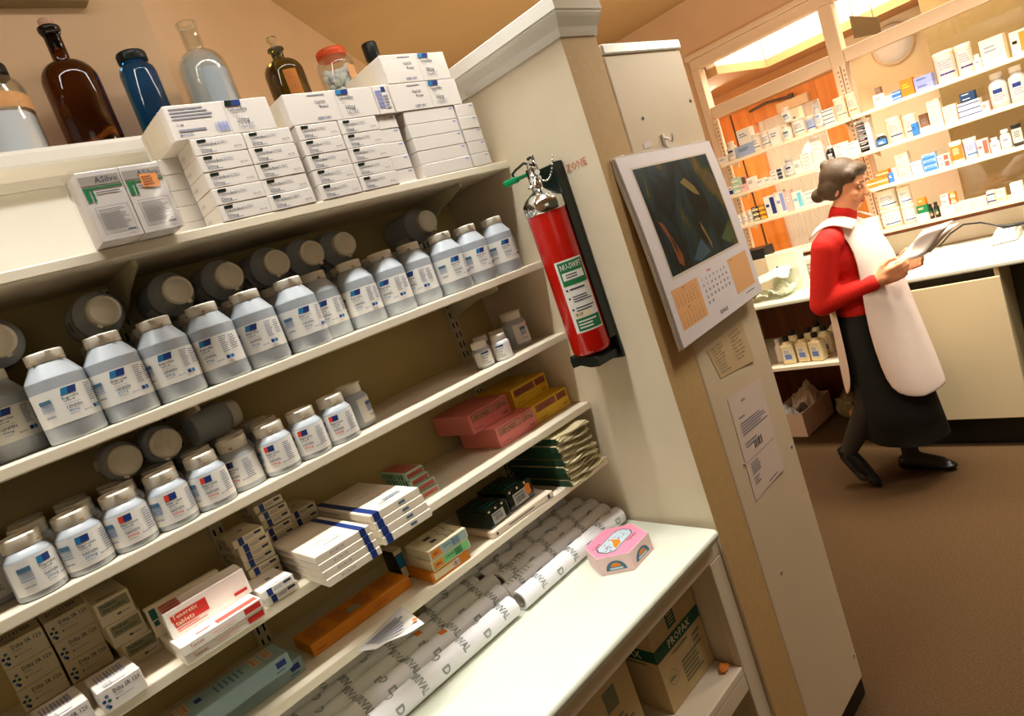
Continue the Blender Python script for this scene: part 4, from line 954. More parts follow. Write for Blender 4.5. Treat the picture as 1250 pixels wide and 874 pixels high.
# ================================================================== FIRE EXTINGUISHER
ex, ey, ez = 1.1865, 1.068, 1.358
t = tag(empty('fire_extinguisher', (ex, ey, ez)), 'red fire extinguisher with green trigger on the cream end panel', 'extinguisher')
rr = .0475
b = MB(); b.lathe([(rr-.012, 0), (rr-.003, .004), (rr, .013), (rr, .350)], n=40); b.build('cylinder', REDM, t)
b = MB(); b.lathe([(rr+.0006, .349), (rr+.0022, .351), (rr+.0022, .376), (rr, .379), (rr, .379), (.04, .388), (.028, .397), (.019, .402), (.0165, .404), (.0165, .412)], n=40); b.build('chrome_collar', CHROME, t)
b = MB(); b.lathe([(.0165, .405), (.0165, .432), (.013, .433), (.013, .452)], n=20); b.box(-.011, .011, -.012, .014, .430, .458, 0, .003); b.tube([(-.004, -.012, .442), (-.02, -.03, .440)], .006, 10)
b.lathe([(.010, 0), (.010, .006), (.004, .007)], (-.02, .0, .41), 14); b.build('valve', CHROME, t)
b = MB(); b.box(-.007, .007, .0, .062, .443, .451, 0, .002); b.build('trigger', mat('green_trigger', (10, 120, 70), .4), t)
b = MB(); b.box(-.0095, .0095, .056, .098, .440, .4545, 0, .004); b.build('trigger_tip', mat('bright_green_trigger', (14, 150, 90), .4), t)
b = MB(); b.tube([(0, -.008, .460), (0, .02, .474), (0, .05, .468), (0, .066, .462), (0, .064, .452)], .0032, 8); b.tube([(0, -.01, .458), (0, -.012, .48), (0, .004, .478)], .004, 8); b.build('lever', mat('dark_chrome', (90, 90, 86), .2, 1), t)
b = MB(); b.tube([(-.014, -.014+.015*math.cos(a*PI/9), .452+.018*math.sin(a*PI/9)) for a in range(18)], .0018, 8, closed=True); b.build('pull_ring', CHROME, t)
b = MB()
for k in range(15):
    s = k/14; b.ell((-.012+.05*s*.4, -.016-.048*s, .432-.03*math.sin(s*PI)+.03*s), (.0026,)*3, seg=8, ring=6)
b.build('chain', CHROME, t)
def exm(e): return lambda u, v: (-(rr+e)*math.cos(u/rr), -(rr+e)*math.sin(u/rr), v)
b = MB(); mp = exm(.0006); m2 = exm(.001); n0 = len(b.f); b.rect(mp, .012, .058, .085, .232, 0, nu=14)
b.rect(m2, .018, .172, .082, .228, 1, nu=10); b.text(exm(.0014), .022, .210, .013, 'NU-SWIFT', 0, maxw=.055); b.rect(exm(.0013), .022, .185, .075, .203, 0, nu=8); b.lines(exm(.0016), .03, .188, .065, .200, 2, 2, 6)
for v, n_ in ((.162, 1), (.142, 3), (.115, 2)):
    b.add([m2(.022+.003*math.cos(k*PI/3), v+.003*math.sin(k*PI/3)) for k in range(6)], [tuple(range(6))], 2); b.lines(m2, .029, v-.004*n_, .078, v+.005, n_, 2, 6)
b.rect(m2, .02, .062, .082, .092, 1, nu=10); b.rect(m2, .02, .095, .060, .108, 3, nu=6); b.text(exm(.0014), .024, .098, .007, 'BCF', 2); b.lines(exm(.0014), .024, .066, .07, .088, 3, 0, 6)
b.build('instruction_label', [PAPER, GRN, INK, CREAMI], t)
b = MB(); x0 = XP-.0008-ex
b.box(x0-.010, x0, -.047, .062, -.038, .452, 0, .002); b.box(x0-.034, x0-.0095, -.0470, -.0435, .02, .452, 0, .001)
poly = [(-.040, -.030), (-.042, -.012), (-.03, -.004), (0, -.0015), (.03, -.0015), (.048, .004), (.052, -.010), (.050, -.026), (.02, -.022), (-.01, -.03)]
vs = [(x, y-.0, z) for x in (-.036, x0-.005) for y, z in [(p[0]*.93, p[1]) for p in poly]]; n = len(poly)
b.add(vs, [tuple(range(n)), tuple(range(n, 2*n))[::-1]]+[(i, n+i, n+(i+1) % n, (i+1) % n) for i in range(n)])
b.build('wall_bracket', DARKM, t)

# ================================================================== CALENDAR AND NOTICES
TL, TR = at(750, 193, Y=YB-.010), at(865, 172, Y=YB-.010); BL, BR = at(835, 425, Y=YB-.034), at(930, 355, Y=YB-.034)
O_ = TL.copy(); t = tag(empty('wall_calendar', O_), 'large wall calendar with a dark green and blue picture, hung on the grey board', 'calendar')
nrm = (TR-TL).cross(BL-TL).normalized()
if nrm.y > 0: nrm = -nrm
def cal(u, v, e=0):
    bow = .006*math.sin(PI*v)
    return tuple((BL.lerp(BR, u)).lerp(TL.lerp(TR, u), v)-O_+nrm*(e+bow))
def sheet(b, e0, e1, du=0, dv=0, m=0, n=8):
    vs = []; fs = []
    for j in range(n+1):
        v = j/n; v = dv*(1-v)+v
        for u in (0+du, 1): vs += [cal(u, v, e0), cal(u, v, e1)]
    for j in range(n):
        a = j*4; c = a+4; fs += [(a+1, a+3, c+3, c+1), (a, c, c+2, a+2), (a, a+1, c+1, c), (a+2, c+2, c+3, a+3)]
    fs += [(0, 2, 3, 1), (n*4, n*4+1, n*4+3, n*4+2)]; b.add(vs, fs, m)
CALP = mat('calendar_paper', (236, 226, 226), .4)
b = MB(); sheet(b, 0, .0012)
mp = lambda u, v: cal(u, v, .0016)
def crect(b, e, u0, v0, u1, v1, m, n=6):
    vs = []
    for j in range(n+1):
        v = v0+(v1-v0)*j/n; vs += [cal(u0, v, e), cal(u1, v, e)]
    b.add(vs, [(2*j, 2*j+1, 2*j+3, 2*j+2) for j in range(n)], m)
crect(b, .0014, .09, .335, .91, .935, 3)
crect(b, .0015, .045, .075, .325, .29, 1); crect(b, .0015, .70, .075, .945, .29, 1)
for uu in (.045,):
    for blk in (.19, .085):
        b.text(mp, uu+.11, blk+.083, .008, 'MAY', 2)
        for r_ in range(5):
            for c_ in range(7): b.text(mp, uu+.02+c_*.035, blk+.066-r_*.0165, .009, str(r_*7+c_+1), 2, maxw=.024)
b.text(mp, .45, .287, .013, 'JUNE', 4, maxw=.1)
for r_ in range(5):
    for c_ in range(7):
        if r_*7+c_ < 30: b.text(mp, .365+c_*.045, .252-r_*.033, .0155, str(r_*7+c_+1), 2, maxw=.03)
b.text(mp, .72, .275, .007, 'NOTES', 2, maxw=.06); b.text(mp, .45, .035, .021, 'SEARLE', 5, maxw=.13); b.lines(mp, .8, .045, .92, .055, 1, 2)
b.build('front_sheet', [CALP, mat('peach_panel', (240, 180, 122), .5), INK, mat('picture_margin', (220, 208, 190), .5), SALMON, mat('logo_grey', (110, 100, 104), .5)], t)
# plain colour-field picture (stand-in)
pm = bpy.data.materials.new('abstract_picture'); pm.use_nodes = True; nt = pm.node_tree; bs = nt.nodes['Principled BSDF']; bs.inputs['Roughness'].default_value = .35; bs.inputs['Specular IOR Level'].default_value = .25
tc = nt.nodes.new('ShaderNodeTexCoord'); mpn = nt.nodes.new('ShaderNodeMapping'); mpn.inputs['Scale'].default_value = (3, 1, 1.3); mpn.inputs['Rotation'].default_value = (0, .5, 0)
n1 = nt.nodes.new('ShaderNodeTexNoise'); n1.inputs['Scale'].default_value = 4.2; n1.inputs['Detail'].default_value = 5; n1.inputs['Distortion'].default_value = .6
rp = nt.nodes.new('ShaderNodeValToRGB'); cr = rp.color_ramp; cols = [(.32, (6, 10, 9)), (.44, (10, 28, 26)), (.51, (18, 48, 58)), (.57, (34, 54, 32)), (.63, (104, 78, 30)), (.72, (30, 64, 92))]
cr.elements[0].position = cols[0][0]; cr.elements[1].position = cols[-1][0]
for p_, c_ in cols[1:-1]: cr.elements.new(p_)
for e_, (p_, c_) in zip(cr.elements, cols): e_.color = (lin(c_[0]), lin(c_[1]), lin(c_[2]), 1)
nt.links.new(tc.outputs['Object'], mpn.inputs[0]); nt.links.new(mpn.outputs[0], n1.inputs['Vector']); nt.links.new(n1.outputs['Fac'], rp.inputs[0]); nt.links.new(rp.outputs[0], bs.inputs['Base Color'])
b = MB(); crect(b, .0018, .105, .35, .895, .925, 0, 8)
for pts, m in (([(.15, .64), (.19, .62), (.27, .43), (.25, .37), (.21, .40), (.20, .52)], 1), ([(.50, .80), (.60, .72), (.66, .70), (.63, .76), (.56, .82)], 2), ([(.55, .56), (.57, .52), (.60, .42), (.585, .39), (.57, .46), (.545, .52)], 2), ([(.72, .42), (.86, .50), (.88, .40), (.80, .37)], 3), ([(.36, .38), (.5, .47), (.56, .38), (.42, .355)], 4)):
    b.add([cal(u, v, .0021) for u, v in pts], [tuple(range(len(pts)))], m)
b.build('picture', [pm, mat('rust_stroke', (128, 66, 26), .4), mat('ochre_stroke', (126, 104, 44), .4), mat('moss_stroke', (62, 84, 44), .4), mat('slate_stroke', (44, 80, 96), .4)], t)
for k in range(4):
    b = MB(); e = -.0026*(k+1); sheet(b, e-.0006, e, du=-.006*k, dv=-.008*(k % 2)-.002)
    b.build('back_sheet', CALP if k % 2 == 0 else mat('buff_sheet', (222, 200, 160), .5), t)
b = MB()
for k in range(56):
    u = .012+k*.0174; p = Vector(cal(u, 1, -.004)); b.tube([p+nrm*(.006*math.cos(a*PI/3))+Vector((0, 0, .004*math.sin(a*PI/3))) for a in range(6)], .0006, 4, closed=True)
b.build('wire_binding', CHROME, t)
p = at(815, 172, Y=YB-.012)
t = tag(empty('adhesive_hook', p), 'small white plastic hook holding the calendar', 'hook')
b = MB(); b.box(-.006, .006, .006, .0114, -.012, .022, 0, .002); b.build('base_plate', WHITEP, t)
b = MB(); b.tube([(0, .007, .010), (0, -.002, .006), (0, -.012, -.004), (0, -.016, .004), (0, -.016, .014)], .0035, 8); b.build('hook_arm', WHITEP, t)
b = MB(); b.add([(0, 0, 0), (.034, 0, .002), (.035, 0, .016), (.001, 0, .014)], [(0, 1, 2, 3)]); p = at(787, 182, Y=YB-.0012)
o = b.build('tape_strip', mat('pinkish_tape', (226, 214, 212), .4), None, p, solid=.0003); tag(o, 'strip of pale tape on the grey board beside the hook', 'tape')
def notice(corners, name, mats, art, label, e=.0012):
    a, b_, c, d = [at(px, py, Y=YB-e) for px, py in corners]           # TL TR BR BL
    b = MB(); n = 8; vs = []
    for j in range(n+1):
        for i in range(n+1):
            p = (d.lerp(c, i/n)).lerp(a.lerp(b_, i/n), j/n); curl = .004*(i/n)**3*(1-j/n)**2; vs.append((p.x-a.x, p.y-a.y-curl, p.z-a.z))
    b.add(vs, [(j*(n+1)+i, j*(n+1)+i+1, (j+1)*(n+1)+i+1, (j+1)*(n+1)+i) for i in range(n) for j in range(n)], 0, True)
    mp = lambda u, v: tuple((d.lerp(c, u)).lerp(a.lerp(b_, u), v)-a+Vector((0, -.0009-.004*u**3*(1-v)**2, 0)))
    art(b, mp); o = b.build(name, mats, None, a); return tag(o, label, 'notice')
def art_hand(b, mp):
    for c0 in (.05, .55):
        for r_ in range(9 if c0 < .5 else 8):
            v = .9-r_*.095; b.text(mp, c0+random.uniform(0, .04), v, .045, random.choice(['Aspirin tab', 'Linctus 2/5', 'Codeine', 'Ung. cream', 'Syr. 100ml', 'Tabs bd']), 1, maxw=random.uniform(.25, .4))
notice([(863, 428), (905, 392), (920, 440), (880, 462)], 'handwritten_list', [mat('tan_paper', (206, 178, 134), .7), mat('brown_pen', (128, 104, 70), .7)], art_hand, 'handwritten list in two columns below the calendar')
def art_let(b, mp):
    b.text(mp, .32, .9, .022, 'NOTICE', 1, maxw=.3)
    b.lines(mp, .14, .76, .35, .79, 1, 2); b.lines(mp, .14, .60, .92, .73, 5, 2); b.lines(mp, .14, .48, .5, .54, 2, 2); b.bars(mp, .36, .42, .62, .50, 6, 1)
    b.rect(mp, .04, .365, .96, .369, 2); b.lines(mp, .12, .22, .42, .34, 5, 2); b.lines(mp, .12, .12, .3, .2, 3, 2); b.lines(mp, .5, .03, .8, .05, 1, 2)
notice([(888, 487), (928, 461), (956, 572), (923, 612)], 'typed_notice', [mat('pinkish_paper', (226, 204, 188), .7), INK, FAINT], art_let, 'typed notice pinned low on the board, its corner curling')

# ================================================================== THE FAR ROOM
ZD = .897
dk = tag(empty('dispensary_desk', (3.5, 1.2, 0)), 'long pale dispensary desk along the glazed partition, cabinet at the right', 'desk')
def dp(name, m, *a, bev=.003):
    b = MB(); b.box(a[0]-3.5, a[1]-3.5, a[2]-1.2, a[3]-1.2, a[4], a[5], 0, bev); return b.build(name, m, dk)
dp('worktop', FORMICA, 3.5, XW-.013, -.6, 2.45, ZD-.027, ZD, bev=.008)
dp('cabinet_front', mat('beige_laminate', (222, 204, 164), .5), 3.502, 3.52, .727, 1.34, .15, .832)
dp('cabinet_side', mat('beige_laminate', (222, 204, 164), .5), 3.5205, 4.1, .728, .748, .15, .869); dp('cabinet_side', mat('beige_laminate', (222, 204, 164), .5), 3.5205, 4.1, 1.32, 1.34, 0, .869)
dp('worktop_gap_shade', mat('dark_recess', (60, 58, 44), .7), 3.54, 3.56, .75, 1.319, .15, .869)  # dark board stands in for the shade of the gap below the worktop
dp('kick_board', BLACK, 3.55, 3.57, -.6, 1.319, 0, .149); dp('back_board', WOODD, XW-.03, XW-.013, -.6, 2.45, 0, .869)
dp('knee_shade_block', mat('knee_hole_shade', (62, 62, 40), .6), 3.72, XW-.031, -.6, .727, .0, .869)  # dark block, the shade of the knee hole painted into its colour
dp('shelf', SHELFP, 3.5, XW-.031, 1.3405, 2.43, .515-.022, .515); dp('end_panel', WOODD, 3.51, XW-.031, 2.4305, 2.449, 0, .869); dp('leg_panel', mat('grey_olive_panel', (120, 110, 80), .6), 3.53, 3.56, 1.90, 1.94, .5155, .869)
lg = tag(empty('window_ledge', (4.12, 0, 0)), 'narrow ledge below the glazed partition carrying tubs and cartons', 'ledge')
b = MB(); b.box(4.05-4.12, XW-.013-4.12, -.4, 2.14, 1.051, 1.066, 0, .003); b.build('ledge_board', FRAME, lg); b = MB(); b.box(4.08-4.12, XW-.013-4.12, -.4, 2.14, 1.03, 1.0505); b.build('batten', WOODD, lg)
ZS = {'A': 1.70, 'B': 1.495, 'C': 1.293}
SHZ = {}
for k, z in ZS.items():
    for s, (y0, y1) in (('L', (1.335, 2.125)), ('R', (.30, 1.325))):
        o = tag(empty('wall_shelf', (4.12, (y0+y1)/2, z)), '%s narrow shelf across the glazing, %s bay' % ({'A': 'top', 'B': 'middle', 'C': 'lowest'}[k], {'L': 'left', 'R': 'right'}[s]), 'shelf', 'narrow shelves across the glazing')
        b = MB(); b.box(-.07, .072, -(y1-y0)/2, (y1-y0)/2, 0, .02, 0, .004); b.build('shelf_board', mat('cream_shelf_bright', (252, 232, 200), .4), o)
        for yy in (y0+.05, y1-.05):
            b = MB(); b.add([(sx+x, yy-(y0+y1)/2, zz) for sx in (0,) for x, zz in ((-.04, -.001), (.072, -.001), (.072, -.035))], [(0, 1, 2)]); b.build('bracket', FRAME, o, solid=.004)
        SHZ[s+k] = z+.0206
SHZ['D'] = 1.0666
for y in (2.128, 1.365, 1.335):
    o = tag(empty('slotted_upright', (4.16, y, 1.08)), '', 'upright'); o['label'] = {2.128: 'perforated pink upright at the left post of the glazing', 1.365: 'perforated pink upright on the middle post, left strip', 1.335: 'perforated pink upright on the middle post, right strip'}[y]
    b = MB(); b.box(-.012, .003, -.011, .011, 0, .92)
    for k in range(36): b.box(-.0125, -.0119, -.005, .005, .01+k*.025, .022+k*.025, 1)
    b.build('strip', [FRAME, mat('slot_brown', (190, 140, 110), .7)], o)

FAR = {'v': 0}
def far(kind, f, xa, xb, ya, shelf, mats, label, n=1, base=None, dx=0, group=None, sty=0):
    """one small thing on a far shelf, from its left and right pixel at the base and the pixel height of its top"""
    X = 4.085+dx; z = SHZ[shelf] if base is None else base
    def Yof(px):            # where the column meets this height
        p0, p1 = f(px, 0), f(px, 1000); lo = at(*p0, X=X); hi = at(*p1, X=X); s = (z-lo.z)/(hi.z-lo.z); return lo.lerp(hi, s).y
    y0, y1 = Yof(xa), Yof(xb); w = abs(y0-y1); y = (y0+y1)/2
    h = ya/.00545*(Vector((X, y, z))-EYE).dot(fw)/FPX*1.03
    d = min(.11, max(.04, w*.8))
    if kind == 'c':
        o = None
        for i in range(n):
            b = MB(); hh = h/n; b.box(-d/2, d/2, -w/2, w/2, 0, hh-.0006, 0, .001)
            f_ = Surf(lambda u, v, e: (-d/2-e, w/2-u, v))
            if sty == 0: b.lines(f_, w*.15, hh*.45, w*.75, hh*.75, 2 if hh > .03 else 1, 1)
            elif sty == 1: b.rect(f_, w*.05, hh*.1, w*.95, hh*.55, 1); b.lines(f_, w*.2, hh*.62, w*.8, hh*.85, 1, 2 if len(mats) > 2 else 1)
            elif sty == 2: b.rect(f_, w*.55, hh*.1, w*.95, hh*.9, 1); b.lines(f_, w*.1, hh*.4, w*.5, hh*.7, 1, 2 if len(mats) > 2 else 1)
            elif sty == 3: b.rect(f_, 0, hh*.4, w, hh*.62, 1)
            lb = label if n == 1 else label+', '+['bottom', 'second up', 'third up', 'fourth up', 'fifth up', 'sixth up', 'seventh up'][i]
            o = b.build('carton', mats, None, (X+d/2, y, z+.0003+i*hh)); tag(o, lb, 'carton', group or 'cartons on the far shelves')
        return z+h
    if kind == 't':         # wide tub with lid
        for i in range(n):
            hh = h/n; r = w/2; b = MB(); b.lathe([(r*.9, 0), (r*.95, .003), (r*.95, hh*.86)], n=24)
            mpx = lambda u, v: (-(r*.95+.0005)*math.cos(u/r), -(r*.95+.0005)*math.sin(u/r), v)
            b.rect(mpx, -r*1.2, hh*.16, r*1.2, hh*.8, 2, nu=10); m3 = lambda u, v: tuple(Vector(mpx(u, v))*1.004)
            b.rect(m3, -r*.5, hh*.22, r*1.1, hh*.28, 1, nu=8); b.lines(m3, -r*.5, hh*.4, r*.8, hh*.7, 4, 3, 6)
            o = b.build('tub', mats, None, (X+r, y, z+.0003+i*hh)); tag(o, label+('' if n == 1 else [', lower one', ', upper one'][i]), 'tub', group or 'tubs on the far shelves')
            b = MB(); b.lathe([(r*.98, hh*.86), (r, hh*.87), (r, hh*.985), (r*.96, hh*.999), (0, hh*.999)], n=24); b.build('lid', mats[0] if len(mats) < 5 else mats[4], o)
        return z+h
    if kind == 'b':         # bottle with shoulder and cap
        r = w/2; b = MB(); b.lathe([(r*.95, 0), (r, .002), (r, h*.66), (r*.9, h*.72), (r*.62, h*.79), (r*.6, h*.84)], n=22)
        mpx = lambda u, v: (-(r+.0005)*math.cos(u/r), -(r+.0005)*math.sin(u/r), v)
        b.rect(mpx, -r*1.2, h*.12, r*1.2, h*.58, 2, nu=10); m3 = lambda u, v: tuple(Vector(mpx(u, v))*1.004)
        b.rect(m3, -r*.5, h*.42, r*.5, h*.54, 1, nu=6); b.lines(m3, -r*.5, h*.2, r*.8, h*.4, 3, 3, 6)
        o = b.build('bottle', mats, None, (X+r, y, z+.0003)); tag(o, label, 'bottle', group or 'bottles on the far shelves')
        b = MB(); b.lathe([(r*.66, h*.835), (r*.7, h*.845), (r*.7, h*.985), (r*.66, h*.999), (0, h*.999)], n=18); b.build('cap', mats[4] if len(mats) > 4 else mats[0], o)
        return z+h
W4 = [TUBW, DOTB, WHITEC, FAINT]; WB = [WHITEC, FAINT]
fA = lambda x, y: (870+x/6.245, 110+y/6.245); PX = .0051*1.0
u3 = .0053/6.245*.97   # metres per zoomed pixel, left bay
def H(zp, s=6.245): return zp/s*.00545
tb = 'top left bay shelf'
far('c', fA, 52, 118, H(50), 'LA', WB, 'small white carton at the left end, '+tb)
far('b', fA, 118, 186, H(135), 'LA', W4[:1]+[BLUE2]+W4[2:], 'white bottle with dark print, second from the left, '+tb)
zz = far('c', fA, 190, 325, H(80), 'LA', [LBLUE, DOTB], 'pale blue carton, '+tb, sty=0)
far('c', fA, 205, 300, H(110), 'LA', WB, 'white carton resting on the pale blue one, '+tb, base=zz+.0005)
far('t', fA, 300, 368, H(125), 'LA', W4, 'narrow white jar beside the blue carton, '+tb)
far('t', fA, 372, 446, H(120), 'LA', W4, 'white jar next to the tall white carton, '+tb)
far('c', fA, 450, 525, H(120), 'LA', WB, 'white upright carton in the middle, '+tb)
zz = far('b', fA, 532, 606, H(118), 'LA', W4, 'lower white jar of a pair standing one on the other, '+tb)
far('b', fA, 532, 600, H(112), 'LA', W4, 'upper white jar standing on another jar, '+tb, base=zz+.0005)
far('t', fA, 610, 706, H(128), 'LA', W4, 'white tub below the pale carton, '+tb)
far('c', fA, 596, 700, H(205), 'LA', [CREAMC, FAINT], 'pale carton behind the white tub, '+tb, dx=.075)
far('t', fA, 712, 785, H(112), 'LA', [TUBW, BLUE2, LBLUE, FAINT], 'white tub with blue label, '+tb)
far('b', fA, 788, 848, H(180), 'LA', [GBOT, LILAC, WHITEC, FAINT], 'tall grey white bottle, '+tb)
far('c', fA, 855, 935, H(115), 'LA', [WHITEC, BLUE2, INK], 'navy striped carton, '+tb, n=4, sty=3)
far('t', fA, 942, 1030, H(165), 'LA', [CREAMC, FAINT, CREAMC, FAINT], 'cream tub, left of the pair by the middle post, '+tb)
far('t', fA, 1036, 1110, H(165), 'LA', [CREAMC, ORB, CREAMC, FAINT], 'cream tub with orange mark, right of the post pair, '+tb)
tb = 'middle left bay shelf'
far('c', fA, 128, 165, H(65), 'LB', [WHITEC, BLUE2], 'tiny white and navy carton at the left end, '+tb, sty=1)
far('c', fA, 168, 220, H(115), 'LB', [MINT, WHITEC], 'pale green carton, '+tb, n=3, sty=1)
far('c', fA, 222, 272, H(50), 'LB', [PINKL, FAINT], 'pale pink carton, '+tb)
far('c', fA, 214, 270, H(100), 'LB', [mat('wine_card', (150, 96, 90), .5), FAINT], 'dull red carton behind the pink one, '+tb, dx=.07)
far('c', fA, 275, 335, H(82), 'LB', WB, 'white carton right of the pink one, '+tb)
far('c', fA, 338, 400, H(50), 'LB', WB, 'low white carton, left of the flat ones, '+tb)
far('c', fA, 404, 450, H(42), 'LB', WB, 'low cream carton beside the striped stack, '+tb)
far('c', fA, 455, 545, H(80), 'LB', [WHITEC, INK], 'white carton with dark end, '+tb, n=3, sty=2)
far('b', fA, 552, 628, H(128), 'LB', [GBOT, BLUE2, WHITEC, FAINT], 'grey bottle with blue mark, '+tb)
far('c', fA, 632, 690, H(95), 'LB', WB, 'upright white carton right of the grey bottle, '+tb)
far('c', fA, 694, 782, H(130), 'LB', WB, 'white carton, '+tb, n=5)
far('c', fA, 786, 870, H(215), 'LB', [WHITEC, PINKL], 'white carton of the tall pile, '+tb, n=6)
zz = far('b', fA, 876, 940, H(120), 'LB', [DJAR, WHITEC, DJAR, WHITEC, WHITEC], 'dark bottle with white cap above the woman\'s hair, '+tb)
far('c', fA, 945, 1038, H(118), 'LB', WB, 'white carton behind the woman\'s head, '+tb, n=2)
far('c', fA, 1040, 1130, H(100), 'LB', WB, 'white carton left of the pale tall pile, '+tb, n=3)
far('c', fA, 1134, 1205, H(210), 'LB', [WHITEC, PINKL], 'white carton of the tall pile by the middle post, '+tb, n=6)
fC = lambda x, y: (880+x/6.244, 220+y/6.244); tb = 'lowest left bay shelf'
far('t', fC, 132, 165, H(80), 'LC', W4, 'white jar at the left end, '+tb); far('t', fC, 168, 206, H(85), 'LC', W4, 'second white jar from the left, '+tb); far('t', fC, 210, 254, H(90), 'LC', W4, 'third white jar from the left, '+tb)
far('c', fC, 258, 306, H(105), 'LC', [DJAR, CREAMI], 'dark brown carton, '+tb, n=3, sty=1); far('c', fC, 308, 356, H(105), 'LC', [AMBER, YELC], 'amber carton, '+tb, n=3, sty=1)
far('c', fC, 360, 440, H(155), 'LC', [WHITEC, BLUE2], 'tall white carton with navy specks, '+tb, sty=2)
far('c', fC, 444, 512, H(165), 'LC', [WHITEC, LILAC], 'tall white carton with a lilac patch, '+tb, sty=2)
far('c', fC, 516, 562, H(150), 'LC', [PINKL, WHITEC], 'tall pale pink carton, '+tb)
far('c', fC, 566, 640, H(130), 'LC', [WHITEC, mat('cyan_card', (120, 206, 226), .5)], 'white carton with cyan edge, '+tb, sty=2)
far('c', fC, 645, 765, H(105), 'LC', WB, 'white carton beside the woman\'s head, '+tb, n=3)
# right bay
fR = lambda x, y: (1020+x/5.435, y/5.435); HR = lambda zp: H(zp, 5.435); tb = 'top right bay shelf'
zz = far('c', fR, 262, 325, HR(75), 'RA', WB, 'small white carton at the left end, '+tb); far('c', fR, 266, 300, HR(42), 'RA', [mat('brown_card', (150, 110, 84), .5), FAINT], 'small brown carton on the left end white one, '+tb, base=zz+.0005)
far('c', fR, 328, 378, HR(45), 'RA', WB, 'low white carton, '+tb); far('c', fR, 380, 440, HR(55), 'RA', [SKYB, WHITEC], 'sky blue carton, '+tb, n=2, sty=3)
far('c', fR, 444, 528, HR(105), 'RA', [ORB, YELC], 'bright orange carton, '+tb); far('c', fR, 534, 652, HR(88), 'RA', [LILAC, BLUE2], 'periwinkle carton, '+tb, n=2, sty=0)
TB = [TUBW, BLUE2, PINKL, FAINT]
far('t', fR, 668, 806, HR(190), 'RA', TB, 'big white tub with a blue line, left of the pair, '+tb); far('t', fR, 812, 924, HR(190), 'RA', TB, 'big white tub with a blue line, right of the pair, '+tb)
far('b', fR, 926, 974, HR(95), 'RA', [WHITEC, FAINT, WHITEC, FAINT], 'tiny white bottle, '+tb)
far('c', fR, 982, 1140, HR(165), 'RA', [CREAMC, FAINT], 'broad cream carton, '+tb); far('c', fR, 1178, 1290, HR(150), 'RA', [CREAMC, ORB, BLACK], 'cream carton with an orange picture at the right edge, '+tb, sty=2)
fB = lambda x, y: (1050+x/5.825, 120+y/5.825); HB = lambda zp: H(zp, 5.825); tb = 'middle right bay shelf'
far('c', fB, 8, 108, HB(215), 'RB', WB, 'white carton of the tall stack at the left end, '+tb, n=6)
far('b', fB, 116, 190, HB(80), 'RB', [DJAR, SKYB, SKYB, WHITEC, WHITEC], 'small dark bottle with blue label, '+tb)
far('t', fB, 196, 312, HB(165), 'RB', [TUBW, BLUE2, CREAMC, FAINT], 'cream tub with blue mark, left of the pair, '+tb); far('t', fB, 318, 412, HB(150), 'RB', [TUBW, BLUE2, CREAMC, FAINT], 'cream tub with blue mark, right of the pair, '+tb)
far('c', fB, 378, 418, HB(85), 'RB', [SKYB, BLUE2], 'blue upright carton in front of the cream tub, '+tb, dx=-.036)
far('c', fB, 424, 505, HB(34), 'RB', WB, 'flat white carton, '+tb); far('c', fB, 440, 500, HB(120), 'RB', [mat('brown_card', (150, 110, 84), .5), FAINT], 'brown carton behind the flat white one, '+tb, dx=.06)
far('c', fB, 510, 600, HB(195), 'RB', [CREAMC, FAINT], 'cream carton of the leaning pile, '+tb, n=6); far('c', fB, 608, 702, HB(125), 'RB', [CREAMC, FAINT], 'cream carton, '+tb, n=4)
zz = far('c', fB, 712, 866, HB(108), 'RB', [WHITEC, BLUE2], 'white carton with navy stripe, '+tb, n=3, sty=3); far('c', fB, 716, 820, HB(62), 'RB', [mat('navy_card', (26, 60, 100), .5), WHITEC], 'navy carton on the striped ones, '+tb, n=2, base=zz+.0005, sty=0)
far('c', fB, 870, 925, HB(72), 'RB', [PINKL, SALMON], 'pale pink carton, '+tb)
GT = [GBOT, BLUE2, mat('pink_grey_label', (220, 196, 190), .5), FAINT, mat('grey_white_cap', (238, 226, 210), .5)]
far('b', fB, 934, 1068, HB(235), 'RB', GT, 'large grey bottle with navy mark, left of the pair, '+tb); far('b', fB, 1074, 1200, HB(240), 'RB', GT, 'large grey bottle with navy mark, right of the pair, '+tb)
tb = 'lowest right bay shelf'
zz = far('c', fB, 58, 205, HB(52), 'RC', [WOODO, CREAMC], 'flat amber and cream carton at the left end, '+tb, sty=3); far('c', fB, 120, 205, HB(40), 'RC', [ORB, CREAMC], 'orange carton on the flat amber one, '+tb, base=zz+.0005, sty=3)
far('c', fB, 40, 110, HB(190), 'RC', [mat('brown_card', (150, 110, 84), .5), CREAMC], 'brown and cream carton beside the woman\'s face, '+tb, n=4, sty=3, dx=.07)
far('c', fB, 210, 245, HB(66), 'RC', [SKYB, WHITEC], 'small blue carton, '+tb, sty=0); far('c', fB, 248, 276, HB(90), 'RC', WB, 'thin white carton beside the small blue one, '+tb)
far('c', fB, 282, 372, HB(175), 'RC', [CREAMC, FAINT], 'cream carton, '+tb, n=3); far('c', fB, 376, 456, HB(92), 'RC', [LBLUE, WHITEC, BLUE2], 'pale blue carton, '+tb, n=4, sty=3)
far('c', fB, 460, 556, HB(118), 'RC', [mat('steel_blue_card', (150, 186, 214), .5), SKYB], 'sky blue banded carton, '+tb, n=3, sty=1); far('c', fB, 564, 645, HB(85), 'RC', [WHITEC, SALMON], 'white carton with red patch, '+tb, n=2, sty=2)
